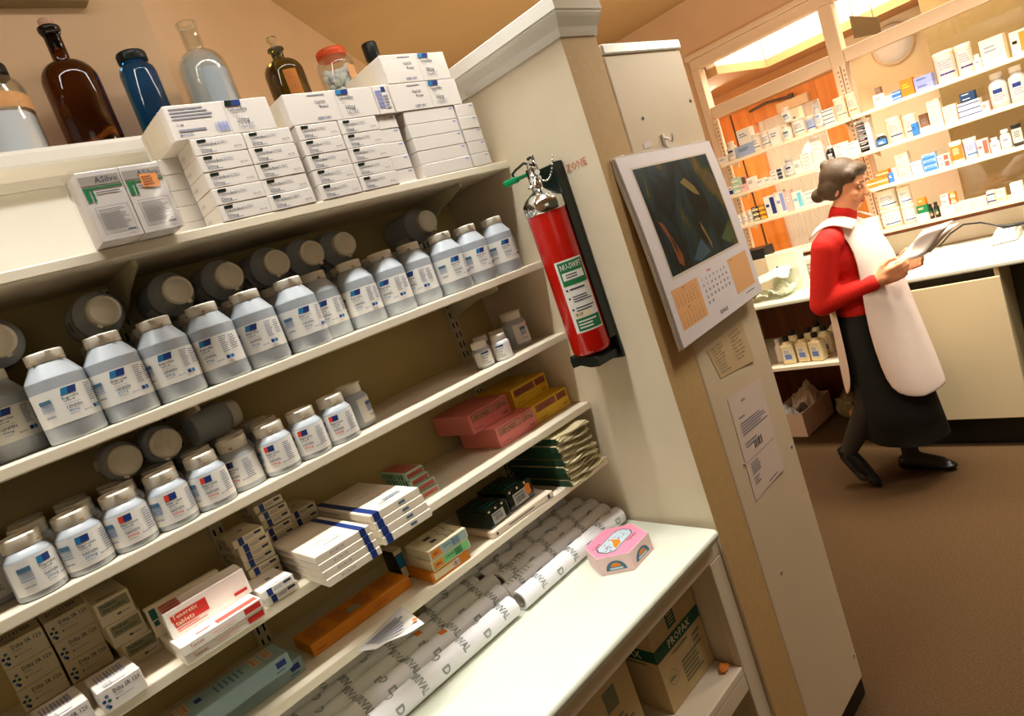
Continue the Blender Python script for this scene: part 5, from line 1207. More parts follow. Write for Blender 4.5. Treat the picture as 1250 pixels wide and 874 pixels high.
far('t', fB, 652, 742, HB(150), 'RC', [TUBW, ORB, ORB, CREAMI, WHITEC], 'orange tub with white lid, '+tb); far('t', fB, 748, 844, HB(145), 'RC', [TUBW, DOTB, LBLUE, FAINT, WHITEC], 'white tub with pale blue label, '+tb)
far('c', fB, 848, 925, HB(115), 'RC', [PINKL, SALMON], 'pale carton with red patches, '+tb, sty=2); far('b', fB, 932, 1000, HB(100), 'RC', [WHITEC, FAINT, WHITEC, FAINT], 'small white bottle, '+tb)
zz = far('t', fB, 790, 885, HB(48), 'RC', [DJAR, CREAMI, DJAR, CREAMI], 'low dark jar behind the pale carton, '+tb, dx=.062, base=SHZ['RC'])
far('b', fB, 1006, 1084, HB(135), 'RC', [GBOT, FAINT, WHITEC, FAINT, WHITEC], 'grey white bottle beside the dark jar, '+tb); zz = far('t', fB, 1090, 1170, HB(150), 'RC', [DJAR, WHITEC, mat('grey_jar_label', (200, 196, 180), .5), INK], 'dark jar with pale label, '+tb)
fD = lambda x, y: (1040+x/5.46, 140+y/5.46); HD = lambda zp: H(zp, 5.46); tb = 'ledge under glazing'
far('c', fD, 78, 188, HD(95), 'D', WB, 'white carton behind the woman, '+tb)
far('t', fD, 198, 335, HD(250), 'D', [TUBW, BLUE2, WHITEC, FAINT], 'large cream tub of the left stacked pair, '+tb, n=2); far('t', fD, 342, 432, HD(245), 'D', [TUBW, BLUE2, WHITEC, FAINT], 'large cream tub of the right stacked pair, '+tb, n=2)
zz = far('c', fD, 438, 515, HD(55), 'D', WB, 'white carton under the green one, '+tb, dx=-.03); zz = far('c', fD, 438, 508, HD(50), 'D', [GRN, CREAMI], 'green carton between the white and orange ones, '+tb, base=zz+.0005, dx=-.03); far('c', fD, 440, 492, HD(46), 'D', [ORB, CREAMI], 'orange carton on top of the green one, '+tb, base=zz+.0005, dx=-.03)
far('b', fD, 518, 552, HD(95), 'D', [DJAR, GRN, DJAR, CREAMI], 'small dark bottle, left of two, '+tb); far('b', fD, 556, 592, HD(100), 'D', [DJAR, GRN, DJAR, CREAMI], 'small dark bottle, right of two, '+tb)
lz = []
for i, (a, c) in enumerate(((598, 700), (702, 802), (804, 905))): lz.append(far('c', fD, a, c, HD(62), 'D', [CREAMC, PINKL] if i != 0 else [PINKL, WHITEC], 'long pale pink carton, %s of three in a row, ' % ('left', 'middle', 'right')[i]+tb, sty=1 if i == 0 else 0))
far('c', fD, 600, 652, HD(72), 'D', [PINKL, WHITEC, SALMON], 'pink and white carton standing on the left long one, '+tb, n=2, base=lz[0]+.0005, sty=1); far('c', fD, 664, 700, HD(76), 'D', [ORB, CREAMI], 'orange and cream carton on the long pink one, '+tb, n=2, base=lz[0]+.0005, sty=1)
far('c', fD, 912, 965, HD(88), 'D', [CREAMC, BLUE2], 'cream carton with a navy stripe, left pile, '+tb, n=2, sty=3); far('c', fD, 970, 1030, HD(85), 'D', [CREAMC, YELC], 'cream and yellow carton, right pile, '+tb, n=2)
far('c', fD, 1072, 1150, HD(105), 'D', WB, 'white carton near the right edge, '+tb, n=4); 

# ------------------------------------------------------------------ on and under the desk
def sheet_flat(name, pts, z, m, label, cat='paper', art=None, t=.0012):
    P = [Vector(p) for p in pts]; c = sum(P, Vector((0, 0)))/len(P)
    b = MB(); b.prism([(p.x-c.x, p.y-c.y) for p in P][::1], 0, t)
    if art: art(b, lambda u, v: tuple(((P[0].lerp(P[1], u)).lerp(P[3].lerp(P[2], u), v)-c).to_3d()+Vector((0, 0, t+.0005))))
    o = b.build(name, m if isinstance(m, list) else [m, FAINT], None, (c.x, c.y, z)); return tag(o, label, cat)
def dz(x, y): p = at(x, y, Z=ZD); return (p.x, p.y)
g = lambda x, y: (1050+x/6.245, 280+y/6.245)
def DQ(*l): return [dz(*g(*p)) for p in l]
sheet_flat('writing_pad', DQ((525, 262), (885, 182), (960, 92), (640, 135)), ZD+E_, [mat('pale_blue_paper', (232, 222, 226), .5), FAINT], 'pale sheet lying on the desk in front of the woman\'s hands', 'paper', lambda b, mp: b.lines(mp, .1, .1, .9, .9, 8, 1), .004)
sheet_flat('blotter', DQ((762, 278), (1165, 212), (1235, 140), (860, 196)), ZD+E_, [mat('grey_green_blotter', (198, 200, 172), .6), FAINT], 'grey green blotter near the front edge of the desk', 'blotter', None, .003)
p = [Vector(q_) for q_ in DQ((1000, 132), (1200, 82), (1240, 20), (1040, 60))]; c = sum(p, Vector((0, 0)))/4
t = tag(empty('label_machine', (c.x, c.y, ZD+E_)), 'low pale machine on the desk with a black cable, at the right edge', 'machine')
b = MB(); b.prism([(q_.x-c.x, q_.y-c.y) for q_ in p], .004, .030); b.prism([((q_.x-c.x)*.9, (q_.y-c.y)*.9) for q_ in p], 0, .004, 1); b.prism([((q_.x-c.x)*.8+.03, (q_.y-c.y)*.8) for q_ in p], .030, .05); b.build('casing', [mat('pale_machine_plastic', (232, 218, 204), .4), BLACK], t)
b = MB(); b.prism([((q_.x-c.x)*.6-.03, (q_.y-c.y)*.6) for q_ in p], .0302, .034); b.build('key_panel', mat('grey_keys', (190, 184, 176), .5), t)
b = MB(); pts = [(0.02, .0, .05), (.03, .04, .075), (.05, .10, .10), (.08, .18, .105), (.10, .25, .07), (.12, .32, .01)]
b.tube(pts, .0042, 8); b.tube([(.02, -.10, .058), (.02, -.02, .056), (.02, .03, .07)], [.006, .011, .006], 8); b.build('cable', BLACK, t)
# heap of paper bags and papers at the left end of the desk
HP = mat('pale_green_white_paper', (232, 234, 210), .6, noise=.04, nscale=12)
def crumple(name, c, sx, sy, sz, rz, ds, seed, tilt=0, m=HP):
    random.seed(seed); b = MB(); n = 9; vs = []
    for j in range(n+1):
        for i in range(n+1):
            u, v = i/n-.5, j/n-.5; vs.append((u*sx, v*sy, sz*(math.sin(u*5+seed)*.25+math.cos(v*6+seed*2)*.22+random.uniform(-.12, .12)+.45)))
    b.add(vs, [(j*(n+1)+i, j*(n+1)+i+1, (j+1)*(n+1)+i+1, (j+1)*(n+1)+i) for i in range(n) for j in range(n)], 0, False)
    lo = min(v[2] for v in vs); o = b.build(name, m, None, (c[0], c[1], c[2]-(lo if not tilt else 0)), rz, solid=.004); o.rotation_euler = (0, tilt, rz); return tag(o, ds, 'paper', 'paper heap on the desk')
zd = ZD+.003
crumple('paper_bag', (3.64, 1.90, zd), .17, .13, .06, .2, 'crumpled pale paper lowest in the heap, at the front of the desk', 3)
crumple('paper_bag', (3.64, 1.755, zd), .15, .12, .07, -.2, 'crumpled pale paper in the heap, right of the lowest one', 5)
crumple('paper_bag', (3.645, 1.82, zd+.09), .17, .24, .06, .2, 'crumpled pale green paper lying on top of the heap', 7)
t = tag(empty('paper_stack', (3.80, 1.765, ZD+E_), -.1), 'upright wad of pale prescription papers behind the heap on the desk', 'paper stack')
b = MB()
for k in range(6): b.box(-.06+.014*k, -.048+.014*k, -.10+.004*(k % 2), .09-.003*k, 0, .235-.007*k+.004*(k % 3), 0, .002)
b.box(-.071, -.0705, .02, .03, .15, .16, 1); b.build('papers', [HP, INK], t)
t = tag(empty('wire_basket', (3.94, 1.66, ZD+E_)), 'wire basket of papers on the desk beside the woman\'s red sleeve', 'basket')
b = MB(); w_, d_, h_ = .15, .11, .085
for z in (.003, .03, .058, h_): b.tube([(-w_/2, -d_, z), (w_/2, -d_, z), (w_/2, d_, z), (-w_/2, d_, z)], .0022, 6, closed=True)
for k in range(12):
    y = -d_+2*d_*k/11
    for x in (-w_/2, w_/2): b.tube([(x, y, .003), (x, y, h_)], .0014, 5)
for k in range(8):
    x = -w_/2+w_*k/7
    for y in (-d_, d_): b.tube([(x, y, .003), (x, y, h_)], .0014, 5)
    b.tube([(x, -d_, .003), (x, d_, .003)], .0014, 5)
b.build('wire_frame', mat('grey_wire', (120, 116, 100), .4, .6), t)
b = MB()
for k in range(8): b.box(-.065+.003*(k % 3), .062, -.100, .096-.004*(k % 2), .006+.017*k, .020+.017*k, 0, .001)
o = b.build('paper_stack', [mat('pinkish_white_paper', (236, 222, 208), .6)], None, (3.94, 1.66, ZD+E_)); tag(o, 'stack of pinkish white papers sitting in the wire basket', 'paper')
t = tag(empty('cash_box', (3.965, 2.015, ZD+E_)), 'beige box with a black top standing on the desk, left of the paper heap', 'box')
b = MB(); b.box(-.07, .07, -.09, .10, 0, .20, 0, .006); b.build('body', mat('beige_metal', (214, 192, 158), .5), t)
b = MB(); b.box(-.068, .07, -.088, .098, .201, .262, 0, .006); b.build('black_top', BLACK, t)
# bottles on the desk's lower shelf
zq = .515+E_
t0 = tag(empty('reagent_bottle', (0, 0, zq)), '', 'bottle')
b = MB(); b.box(-.032, .032, -.036, .036, 0, .115, 0, .009); b.lathe([(.030, .112), (.026, .124), (.014, .132), (.014, .138)], n=20); b.build('body', mat('yellowish_plastic', (232, 216, 170), .4, sss=.1), t0)
b = MB(); b.lathe([(.0165, .133), (.0175, .135), (.0175, .157), (.016, .159), (0, .159)], n=18); b.build('cap', BLACK, t0)
b = MB(); b.rect(lambda u, v: (-.0326, .03-u, v), .006, .025, .054, .09, 0); b.rect(lambda u, v: (-.033, .03-u, v), .012, .03, .05, .06, 1); b.lines(lambda u, v: (-.033, .03-u, v), .012, .065, .05, .085, 2, 2); b.build('label', [PAPER, mat('label_blue', (110, 140, 210), .5), FAINT], t0)
for k, (x, y, rz, ds) in enumerate(((3.575, 1.79, .1, 'front row, left'), (3.585, 1.705, -.15, 'front row, middle'), (3.575, 1.625, -.2, 'front row, right'), (3.69, 1.80, 0, 'second row, left'), (3.70, 1.71, .2, 'second row, middle'), (3.69, 1.62, 0, 'second row, right'), (3.80, 1.70, 0, 'back row, left'), (3.80, 1.60, 0, 'back row, right'))):
    first_or_copy(t0, (x, y, zq), rz, 'cream bottle with black cap on the shelf under the desk, '+ds, 'black capped bottles under the desk')
t = tag(empty('reagent_bottle', (3.62, 1.865, zq)), 'clear small bottle at the left end of the shelf under the desk', 'bottle'); b = MB(); b.lathe([(.026, 0), (.028, .003), (.028, .09), (.014, .108), (.014, .118)], n=20); b.build('body', mat('cloudy_bottle', (236, 226, 214), .3), t); b = MB(); b.lathe([(.016, .119), (.0165, .14), (0, .141)], n=16); b.build('cap', mat('clear_grey_cap', (200, 190, 180), .3), t)
t = tag(empty('reagent_bottle', (3.72, 1.49, zq)), 'dark blue bottle under the desk, just behind the woman\'s coat', 'bottle'); b = MB(); b.lathe([(.028, 0), (.03, .003), (.03, .12), (.014, .15), (.014, .17)], n=20); b.build('body', mat('dark_blue_glass', (14, 50, 70), .15), t); b = MB(); b.lathe([(.017, .165), (.017, .195), (0, .196)], n=16); b.build('cap', BLACK, t); b = MB(); b.rect(cyl(.03, .0006), -.09, .03, -.01, .09, 0, nu=8); b.build('label', SKYB, t)
# boxes on the floor
t = tag(empty('open_carton', (3.80, 1.92, E_), -.06), 'open white carton of papers on the floor under the desk', 'carton')
WCB = mat('white_carton_board', (232, 206, 190), .6)
def tray(b, x0, x1, y0, y1, h, w=.006):
    b.box(x0, x1, y0, y1, 0, w); b.box(x0, x0+w, y0, y1, w, h); b.box(x1-w, x1, y0, y1, w, h); b.box(x0+w, x1-w, y0, y0+w, w, h); b.box(x0+w, x1-w, y1-w, y1, w, h)
b = MB(); tray(b, -.12, .26, -.055, .16, .15); b.build('tray', WCB, t)
b = MB(); b.add([(-.1204, .07, .085), (-.1204, .10, .085), (-.1204, .10, .105), (-.1204, .07, .105)], [(0, 1, 2, 3)]); b.build('stamp', PAPER, t)
crumple('paper_bag', (3.765, 1.968, .055), .15, .15, .13, .05, 'crumpled white papers heaped in the open floor carton', 9, m=mat('bluish_white_paper', (232, 232, 236), .6))
crumple('paper_bag', (3.95, 1.972, .06), .17, .15, .19, .05, 'pale pink paper sticking up at the back of the open floor carton', 13, m=mat('pinkish_white_paper', (236, 222, 208), .6))
b = MB(); w_, d_, h_ = .22, .34, .182; b.box(-d_/2, d_/2, -w_/2, w_/2, 0, h_, 0, .003)
fF = lambda u, v: (-d_/2-.0006, w_/2-u, v); b.rect(fF, .03, .004, .21, .04, 1); b.text(fF, .02, .135, .022, 'FRAGILE', 1, maxw=.12); b.lines(fF, .02, .10, .09, .125, 2, 1); b.rect(lambda u, v: (-d_/2+u, -w_/2+v, h_+.0006), 0, w_*.47, d_, w_*.53, 2)
o = b.build('cardboard_carton', [mat('orange_brown_cardboard', (216, 132, 54), .7, noise=.06), mat('dark_brown_print', (70, 44, 18), .7), mat('packing_tape', (190, 120, 52), .35)], None, (3.775, 1.456, E_)); tag(o, 'closed orange brown cardboard carton on the floor behind the woman\'s legs', 'carton')
t = tag(empty('clear_bag', (3.95, 1.70, E_)), 'crumpled clear bag in the shade on the floor under the desk', 'bag'); b = MB(); bm = bmesh.new(); bmesh.ops.create_icosphere(bm, subdivisions=3, radius=.09); random.seed(4)
for v in bm.verts: v.co = Vector((v.co.x*.8, v.co.y*.9, v.co.z*1.0+.085))*random.uniform(.9, 1.08)
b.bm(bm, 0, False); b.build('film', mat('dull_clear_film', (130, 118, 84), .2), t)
# corridor things
t = tag(empty('bulkhead_lamp', (5.399, 1.405, 2.10)), 'round white wall lamp seen through the glazing', 'lamp')
b = MB(); b.lathe([(.128, 0), (.135, .004), (.135, .02), (.122, .03)], n=40); b.build('rim', mat('lamp_rim', (244, 226, 196), .4), t, (0, 0, 0), rot=(0, -PI/2, 0))
b = MB(); b.lathe([(.121, .026), (.11, .045), (.08, .06), (.04, .068), (0, .07)], n=40); b.build('glass_dome', mat('opal_dome', (226, 226, 224), .3, emit=.12), t, (0, 0, 0), rot=(0, -PI/2, 0))
p = [at(1020+x/5.435, y/5.435, X=4.6) for x, y in ((90, 105), (285, 115), (300, 220), (125, 255))]; c = (p[0]+p[1]+p[2]+p[3])/4
t = tag(empty('hanging_sign', c), 'dark square sign hanging on two wires behind the upper glazing', 'sign')
b = MB(); b.add([(q_-c)+Vector((0, 0, 0)) for q_ in p], [(0, 1, 2, 3)]); b.build('sign_board', mat('dark_brown_board', (84, 66, 34), .6), t, solid=.012)
b = MB(); 
for q_, s in ((p[0].lerp(p[1], .12), 0), (p[0].lerp(p[1], .82), 1)): b.tube([q_-c, q_-c+Vector((0, 0, 2.895-q_.z))], .0025, 6)
b.build('wires', mat('grey_wire', (120, 116, 100), .4, .6), t)
t = tag(empty('door_closer', (5.366, 2.13, 1.99)), 'pale door closer with a dark arm at the top of the orange door', 'door closer')
b = MB(); b.box(-.05, 0, -.14, .10, -.035, .035, 0, .006); b.build('closer_body', mat('pale_metal', (226, 206, 180), .4), t); b = MB(); b.tube([(-.03, -.02, .05), (-.05, .16, .075), (-.06, .30, .06)], .011, 8); b.tube([(-.03, -.02, .03), (-.03, -.02, .07)], .02, 10); b.build('arm', mat('dark_bronze', (66, 56, 40), .4, .5), t)

# ================================================================== THE WOMAN AT THE DESK
def fused(b, name, m, parent, vox, smooth=6):
    """one continuous surface grown from overlapping shapes"""
    o = b.build(name, m, None); md = o.modifiers.new('r', 'REMESH'); md.mode = 'VOXEL'; md.voxel_size = vox; md.use_smooth_shade = True
    s_ = o.modifiers.new('s', 'SMOOTH'); s_.iterations = smooth; s_.factor = .5
    dg = bpy.context.evaluated_depsgraph_get(); dg.update()
    me = bpy.data.meshes.new_from_object(o.evaluated_get(dg)); bpy.data.objects.remove(o)
    me.name = name; me.polygons.foreach_set('use_smooth', [True]*len(me.polygons)); me.materials.clear(); me.materials.append(m)
    me.transform(Matrix.Translation(-Vector(parent.location)))
    o = bpy.data.objects.new(name, me); COL.objects.link(o); o.parent = parent; return o
def rebase(o, parent):
    o.data.transform(Matrix.Translation(-Vector(parent.location))); o.parent = parent; return o
SKIN = mat('skin', (232, 160, 116), .5, sss=.15); HAIR = mat('grey_brown_hair', (88, 68, 46), .6, noise=.35, nscale=120, bump=.5)
RED = mat('red_jumper', (222, 30, 18), .8, noise=.1, nscale=70, bump=.4); SKIRT = mat('black_skirt_cloth', (24, 24, 22), .9); TIGHTS = mat('dark_tights', (44, 38, 30), .8)
TAB = mat('off_white_tabard_cloth', (240, 220, 208), .8, noise=.03, nscale=30); SHOE = mat('black_shoe_leather', (16, 15, 14), .35)
wm = tag(empty('person', (3.2, 1.19, 0)), 'woman in red jumper, off white tabard and dark skirt, walking along the desk with papers', 'person')
b = MB()
# legs: near leg trails on its toe, far leg stands
b.cap((3.13, 1.20, .80), (3.10, 1.235, .44), .088, .056); b.cap((3.10, 1.235, .44), (3.075, 1.395, .175), .056, .034); b.cap((3.10, 1.262, .38), (3.09, 1.335, .27), .050, .044)
b.cap((3.275, 1.19, .80), (3.27, 1.17, .44), .088, .056); b.cap((3.27, 1.17, .44), (3.265, 1.185, .085), .056, .034); b.cap((3.27, 1.185, .38), (3.267, 1.195, .27), .050, .044)
b.cap((3.265, 1.19, .055), (3.262, 1.09, .036), .034, .022); b.cap((3.075, 1.40, .155), (3.075, 1.365, .10), .032, .022)
# trunk
b.ell((3.2, 1.19, .84), (.155, .115, .13)); b.ell((3.2, 1.18, .98), (.135, .10, .16)); b.ell((3.2, 1.18, 1.12), (.150, .11, .15)); b.cap((3.07, 1.21, 1.215), (3.33, 1.21, 1.215), .062, .062)
b.cap((3.2, 1.215, 1.22), (3.2, 1.165, 1.35), .052, .048)
# head, built facing -y then tipped toward the papers
HM = Matrix.Translation((3.2, 1.145, 1.425)) @ Matrix.Rotation(R(20), 4, 'X')
def hp(x, y, z): return HM @ Vector((x, y, z))
RM = HM.to_3x3()
b.ell(hp(0, .012, .028), (.070, .088, .092), rot=RM); b.ell(hp(0, -.022, -.035), (.054, .060, .068), rot=RM); b.ell(hp(0, -.052, -.078), (.030, .026, .024), rot=RM)
b.cap(hp(0, -.080, .012), hp(0, -.098, -.020), .008, .013); b.ell(hp(0, -.094, -.024), (.016, .012, .009), rot=RM)
for s in (-1, 1):
    b.ell(hp(s*.030, -.070, .024), (.022, .010, .009), rot=RM); b.ell(hp(s*.036, -.058, -.022), (.022, .022, .020), rot=RM)
    b.ell(hp(s*.071, .012, -.008), (.008, .019, .030), rot=RM)
b.ell(hp(0, -.079, -.048), (.021, .009, .0055), rot=RM); b.ell(hp(0, -.077, -.058), (.018, .009, .006), rot=RM)
# arms and hands
RS, RE, RW = Vector((3.045, 1.225, 1.20)), Vector((3.015, 1.295, .955)), Vector((3.055, 1.065, 1.005))
LS, LE, LW = Vector((3.355, 1.225, 1.20)), Vector((3.39, 1.26, .955)), Vector((3.30, 1.045, 1.0))
for S_, E2, W_ in ((RS, RE, RW), (LS, LE, LW)): b.cap(S_, E2, .05, .041); b.cap(E2, W_, .041, .027)
def hand(b, w, fwd, side, palm, curl, thumb_side):
    """w wrist; fwd toward the fingers, side across toward the thumb, palm the way the palm faces"""
    fwd, side, palm = fwd.normalized(), side.normalized(), palm.normalized()
    P = lambda f_, s_, p_: w+fwd*f_+side*s_+palm*p_
    b.cap(P(-.01, 0, 0), P(.03, 0, 0), .025, .026)
    for s_ in (-.026, -.009, .009, .026): b.cap(P(.018, s_*.7, 0), P(.075, s_, 0), .0155, .0125)
    for s_, L, c_ in ((.028, .068, .85), (.0095, .077, 1.0), (-.0095, .071, 1.1), (-.028, .055, 1.2)):
        p = P(.078, s_, 0); a = .25*curl
        for seg, r0, r1 in ((.45, .0105, .0098), (.31, .0098, .009), (.24, .009, .0078)):
            q = p+(fwd*math.cos(a)+palm*math.sin(a))*L*seg; b.cap(p, q, r0, r1, n=10); p = q; a += .62*curl*c_
    p = P(.018, .020, .006); q = P(.045, .050, .016); b.cap(p, q, .0155, .0125, n=10); r_ = P(.072, .058, .030); b.cap(q, r_, .012, .0105, n=10); b.cap(r_, P(.094, .050, .042), .0105, .0085, n=10)
hand(b, RW, Vector((.18, -1, .22)), Vector((-.25, .1, 1)), Vector((1, .15, .1)), 1.0, 1)
hand(b, LW, Vector((-.2, -1, .25)), Vector((.25, .1, 1)), Vector((-1, .15, .1)), .9, 1)
body = fused(b, 'body', SKIN, wm, .0062, 5)
for s in (-1, 1):
    b = MB(); b.ell(hp(s*.030, -.0735, .010), (.009, .006, .0048), rot=RM); b.ell(hp(s*.030, -.0785, .0095), (.0044, .0025, .0042), 1, rot=RM); rebase(b.build('eye', [mat('eye_white', (240, 232, 222), .2), mat('eye_dark', (40, 28, 18), .2)]), wm)
    b = MB(); b.tube([hp(s*.014, -.081, .030), hp(s*.030, -.083, .035), hp(s*.046, -.074, .031)], .003, 6); rebase(b.build('eyebrow', HAIR), wm)
b = MB(); b.ell(hp(0, -.0835, -.0478), (.019, .0065, .0042), rot=RM); b.ell(hp(0, -.082, -.0565), (.016, .007, .005), rot=RM); rebase(b.build('lips', mat('lip_pink', (198, 96, 80), .45)), wm)
# hair: swept back, full at the sides, a knot low at the nape
b = MB(); b.ell(hp(0, .024, .044), (.079, .088, .086), rot=RM); b.ell(hp(0, -.040, .082), (.060, .042, .032), rot=RM)
for s in (-1, 1): b.ell(hp(s*.060, .030, .0), (.022, .045, .055), rot=RM); b.ell(hp(s*.055, -.03, .06), (.022, .032, .030), rot=RM)
b.ell(hp(0, .070, -.005), (.062, .042, .060), rot=RM); b.ell(hp(0, .108, -.045), (.036, .032, .034), rot=RM); b.ell(hp(0, .085, .09), (.034, .03, .026), rot=RM)
fused(b, 'hair', HAIR, wm, .0066, 3)
# jumper
b = MB(); b.ell((3.2, 1.18, .98), (.150, .114, .18)); b.ell((3.2, 1.18, 1.12), (.162, .122, .155)); b.cap((3.07, 1.21, 1.215), (3.33, 1.21, 1.215), .070, .070); b.cap((3.2, 1.215, 1.22), (3.2, 1.178, 1.315), .066, .059)
b.ell((3.2, 1.185, .88), (.162, .122, .09))
for S_, E2, W_ in ((RS, RE, RW), (LS, LE, LW)):
    b.cap(S_, E2, .066, .056); b.cap(E2, E2.lerp(W_, .93), .056, .038)
    for k in range(5): q = E2.lerp(W_, .2+.17*k); b.ell(q, (.046-.002*k, .018, .046-.002*k), rot=(W_-E2).to_track_quat('Y', 'Z').to_matrix())
fused(b, 'jumper', RED, wm, .008, 4)
# skirt
b = MB(); n = 40; vs = []; fs = []; lv = [(.90, 1.185, .150, .112), (.80, 1.185, .172, .135), (.62, 1.175, .182, .150), (.42, 1.165, .186, .165), (.235, 1.155, .188, .178), (.235, 1.155, .180, .170), (.42, 1.165, .178, .157)]
for z, y, rx, ry in lv:
    for i in range(n):
        a = 2*PI*i/n; f_ = 1+.03*math.sin(a*7)*max(0, (.8-z)); vs.append((3.2+rx*f_*math.cos(a), y+ry*f_*math.sin(a), z+(.018*math.sin(a) if z < .3 else 0)))
for j in range(len(lv)-1):
    for i in range(n): fs.append((j*n+i, j*n+(i+1) % n, (j+1)*n+(i+1) % n, (j+1)*n+i))
b.add(vs, fs, 0, True); rebase(b.build('skirt', SKIRT), wm)
# tights over the visible calves and feet
b = MB(); b.cap((3.107, 1.228, .52), (3.10, 1.235, .44), .068, .062); b.cap((3.10, 1.235, .44), (3.075, 1.395, .175), .062, .038); b.cap((3.10, 1.262, .38), (3.09, 1.335, .27), .053, .047); b.cap((3.075, 1.40, .165), (3.07, 1.345, .06), .037, .03)
fused(b, 'stocking', TIGHTS, wm, .008, 3)
b = MB(); b.cap((3.27, 1.17, .44), (3.265, 1.185, .085), .059, .037); b.cap((3.27, 1.185, .38), (3.267, 1.195, .27), .053, .047); b.cap((3.265, 1.19, .06), (3.262, 1.06, .038), .039, .03)
fused(b, 'stocking', TIGHTS, wm, .008, 3)
def shoe(M4, ds):
    t = lambda x, y, z: M4 @ Vector((x, y, z)); q = M4.to_3x3(); b = MB()
    b.cap(t(0, .02, .036), t(0, -.06, .032), .036, .035); b.cap(t(0, -.06, .030), t(0, -.165, .022), .036, .022); b.ell(t(0, -.15, .018), (.036, .05, .016), rot=q); b.ell(t(0, .02, .022), (.034, .036, .022), rot=q); b.ell(t(0, -.05, .014), (.036, .11, .012), rot=q)
    o = fused(b, 'shoe', SHOE, wm, .0056, 3)
    b = MB(); b.tube([t(.018*math.cos(a*PI/6), -.098+.010*math.sin(a*PI/6), .060-.02*abs(math.cos(a*PI/6))) for a in range(12)], .003, 6, closed=True)
    k = b.build('buckle', mat('gold_buckle', (216, 160, 80), .25, 1)); k.data.transform(Matrix.Translation(-Vector(wm.location))); k.parent = o
shoe(Matrix.Translation((3.264, 1.195, .006)), '')
shoe(Matrix.Translation((3.074, 1.415, .150)) @ Matrix.Rotation(R(52), 4, 'X'), '')
# tabard: front and back panels joined over the shoulders, open at the sides
def panel(front, name):
    b = MB(); n = 22; vs = []; fs = []
    if front: L = [(1.285, 1.185, .075, .035, 80), (1.255, 1.19, .145, .075, 72), (1.20, 1.185, .172, .118, 62), (1.10, 1.175, .186, .146, 64), (.96, 1.165, .190, .156, 74), (.80, 1.160, .196, .168, 80), (.62, 1.150, .202, .182, 80), (.52, 1.145, .204, .188, 76), (.475, 1.143, .205, .190, 62), (.455, 1.142, .205, .190, 40)]
    else: L = [(1.285, 1.195, .075, .040, 80), (1.255, 1.20, .145, .080, 72), (1.20, 1.20, .168, .112, 62), (1.10, 1.20, .178, .120, 58), (.96, 1.20, .184, .125, 64), (.80, 1.195, .194, .140, 66), (.62, 1.19, .204, .160, 66), (.54, 1.19, .206, .165, 60), (.50, 1.19, .206, .166, 48), (.48, 1.19, .206, .166, 30)]
    for z, yc, rx, ry, sp in L:
        for i in range(n+1):
            a = R(sp)*(2*i/n-1); w_ = 1+.012*math.sin(a*6+z*3)*(1.2-z)
            vs.append((3.2+rx*w_*math.sin(a), yc+(-1 if front else 1)*ry*w_*math.cos(a), z))
    for j in range(len(L)-1):
        for i in range(n): k = j*(n+1)+i; fs.append((k, k+1, k+n+2, k+n+1))
    b.add(vs, fs, 0, True); o = rebase(b.build(name, TAB, solid=.005), wm); md = o.modifiers.new('sub', 'SUBSURF'); md.levels = md.render_levels = 1
panel(True, 'tabard_front'); panel(False, 'tabard_back')
for s in (-1, 1):
    b = MB(); vs = []
    for i in range(9):
        t_ = i/8; y = 1.105+.19*t_; z = 1.262+.040*math.sin(PI*t_)
        vs += [(3.2+s*.066, y, z+.012), (3.2+s*.148, y, z-.012)]
    b.add(vs, [(2*i, 2*i+1, 2*i+3, 2*i+2) for i in range(8)], 0, True); rebase(b.build('tabard_shoulder', TAB, solid=.006), wm)
# papers in her hands
random.seed(21)
for k, (dx, dyz, ds) in enumerate(((.0, 0, 'nearest us'), (.022, .012, 'behind the first'), (.05, -.008, 'in the far hand'))):
    b = MB(); n = 6; vs = []
    a_, c_ = Vector((3.105+dx, 1.000-dx*.4, 1.050)), Vector((3.130+dx, .895-dx*.4, 1.058))     # lower edge, gripped
    up_ = Vector((.045, -.115, .112+dyz))
    for j in range(n+1):
        for i in range(5):
            p = a_.lerp(c_, i/4)+up_*(j/n)+Vector((.010*math.sin(j*.6+k), 0, -.012*(j/n)**2)); vs.append(p-a_)
    b.add(vs, [(j*5+i, j*5+i+1, j*5+6+i, j*5+5+i) for j in range(n) for i in range(4)], 0, True)
    mp = lambda u, v: tuple(a_.lerp(c_, u)+up_*v-a_+Vector((-.0035+.010*math.sin(v*n*.6+k), 0, -.012*v*v)))
    o = b.build('prescription_paper', [mat('white_prescription', (244, 234, 226), .6), FAINT], None, a_, solid=.0008); tag(o, 'white prescription paper held in the woman\'s hands, '+ds, 'paper', 'papers in the woman\'s hands')
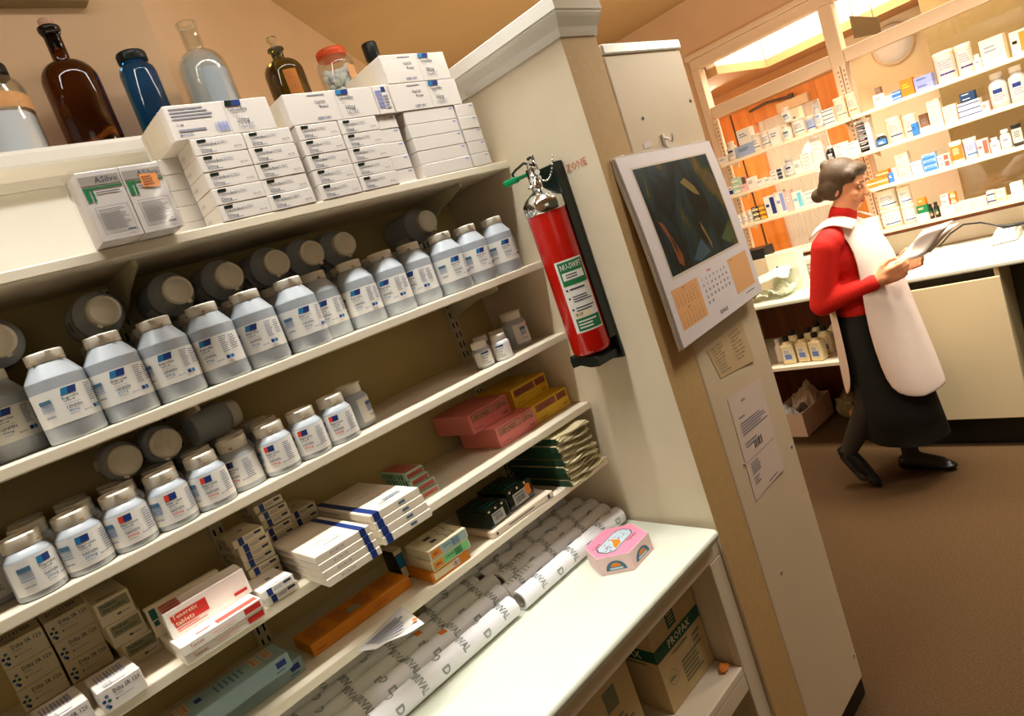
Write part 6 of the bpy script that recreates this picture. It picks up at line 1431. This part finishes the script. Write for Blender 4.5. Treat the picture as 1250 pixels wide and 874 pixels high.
# ================================================================== LIGHT
def area(name, loc, rot, sx, sy, en, col):
    l = bpy.data.lights.new(name, 'AREA'); l.shape = 'RECTANGLE'; l.size = sx; l.size_y = sy; l.energy = en; l.color = col
    o = bpy.data.objects.new(name, l); COL.objects.link(o); o.location = loc; o.rotation_euler = rot; return o
area('fluorescent_tube', (.55, .955, 2.70), (0, 0, 0), 2.2, .10, 13.5, (1, 1, .95)).data.spread = R(85)
area('wall_wash_fill', (.55, .955, 2.68), (0, 0, 0), 2.2, .06, 8, (1, .98, .92))  # second lamp added at the tube to wash the wall and ledge bottles
area('front_fill', (-1.2, -2.3, 1.9), (R(80), 0, R(-25)), 1.4, 1.2, 4, (1, .90, .72))  # unseen soft fill added behind the camera
area('board_fill', (1.75, .1, 2.70), (0, 0, 0), .4, .6, 9, (1, .96, .90)).data.spread = R(120)  # unseen overhead fill added to brighten the board and calendar
area('far_room_light', (3.25, .75, 2.70), (0, R(-8), 0), .35, 1.5, 42, (1, .93, .80)).data.spread = R(95)
pl = bpy.data.lights.new('warm_fill', 'POINT'); pl.energy = 30; pl.color = (1, .92, .76); pl.shadow_soft_size = .12  # unseen warm fill added to lift the ceiling, far wall and board
po = bpy.data.objects.new('warm_fill', pl); COL.objects.link(po); po.location = (2.7, .3, 2.25)
pl = bpy.data.lights.new('ceiling_fill', 'POINT'); pl.energy = 16; pl.color = (1, .91, .72); pl.shadow_soft_size = .15  # unseen fill added behind the shelving to brighten ceiling and diagonal wall
po = bpy.data.objects.new('ceiling_fill', pl); COL.objects.link(po); po.location = (2.3, 2.3, 1.55)
area('skylight', (4.7, 1.2, 2.88), (0, 0, 0), .5, 1.7, 50, (1, .96, .88))
area('corridor_light', (4.9, 2.7, 2.24), (0, R(40), 0), .4, .5, 36, (1, .90, .70))
w = bpy.data.worlds.new('world'); sc.world = w; w.use_nodes = True
w.node_tree.nodes['Background'].inputs['Color'].default_value = (.9, .78, .46, 1); w.node_tree.nodes['Background'].inputs['Strength'].default_value = .07
sc.view_settings.view_transform = 'Standard'; sc.view_settings.look = 'None'; sc.view_settings.gamma = 1; sc.view_settings.use_curve_mapping = False
sc.view_settings.exposure = 0
sc.cycles.max_bounces = 10; sc.cycles.transmission_bounces = 8; sc.cycles.transparent_max_bounces = 16
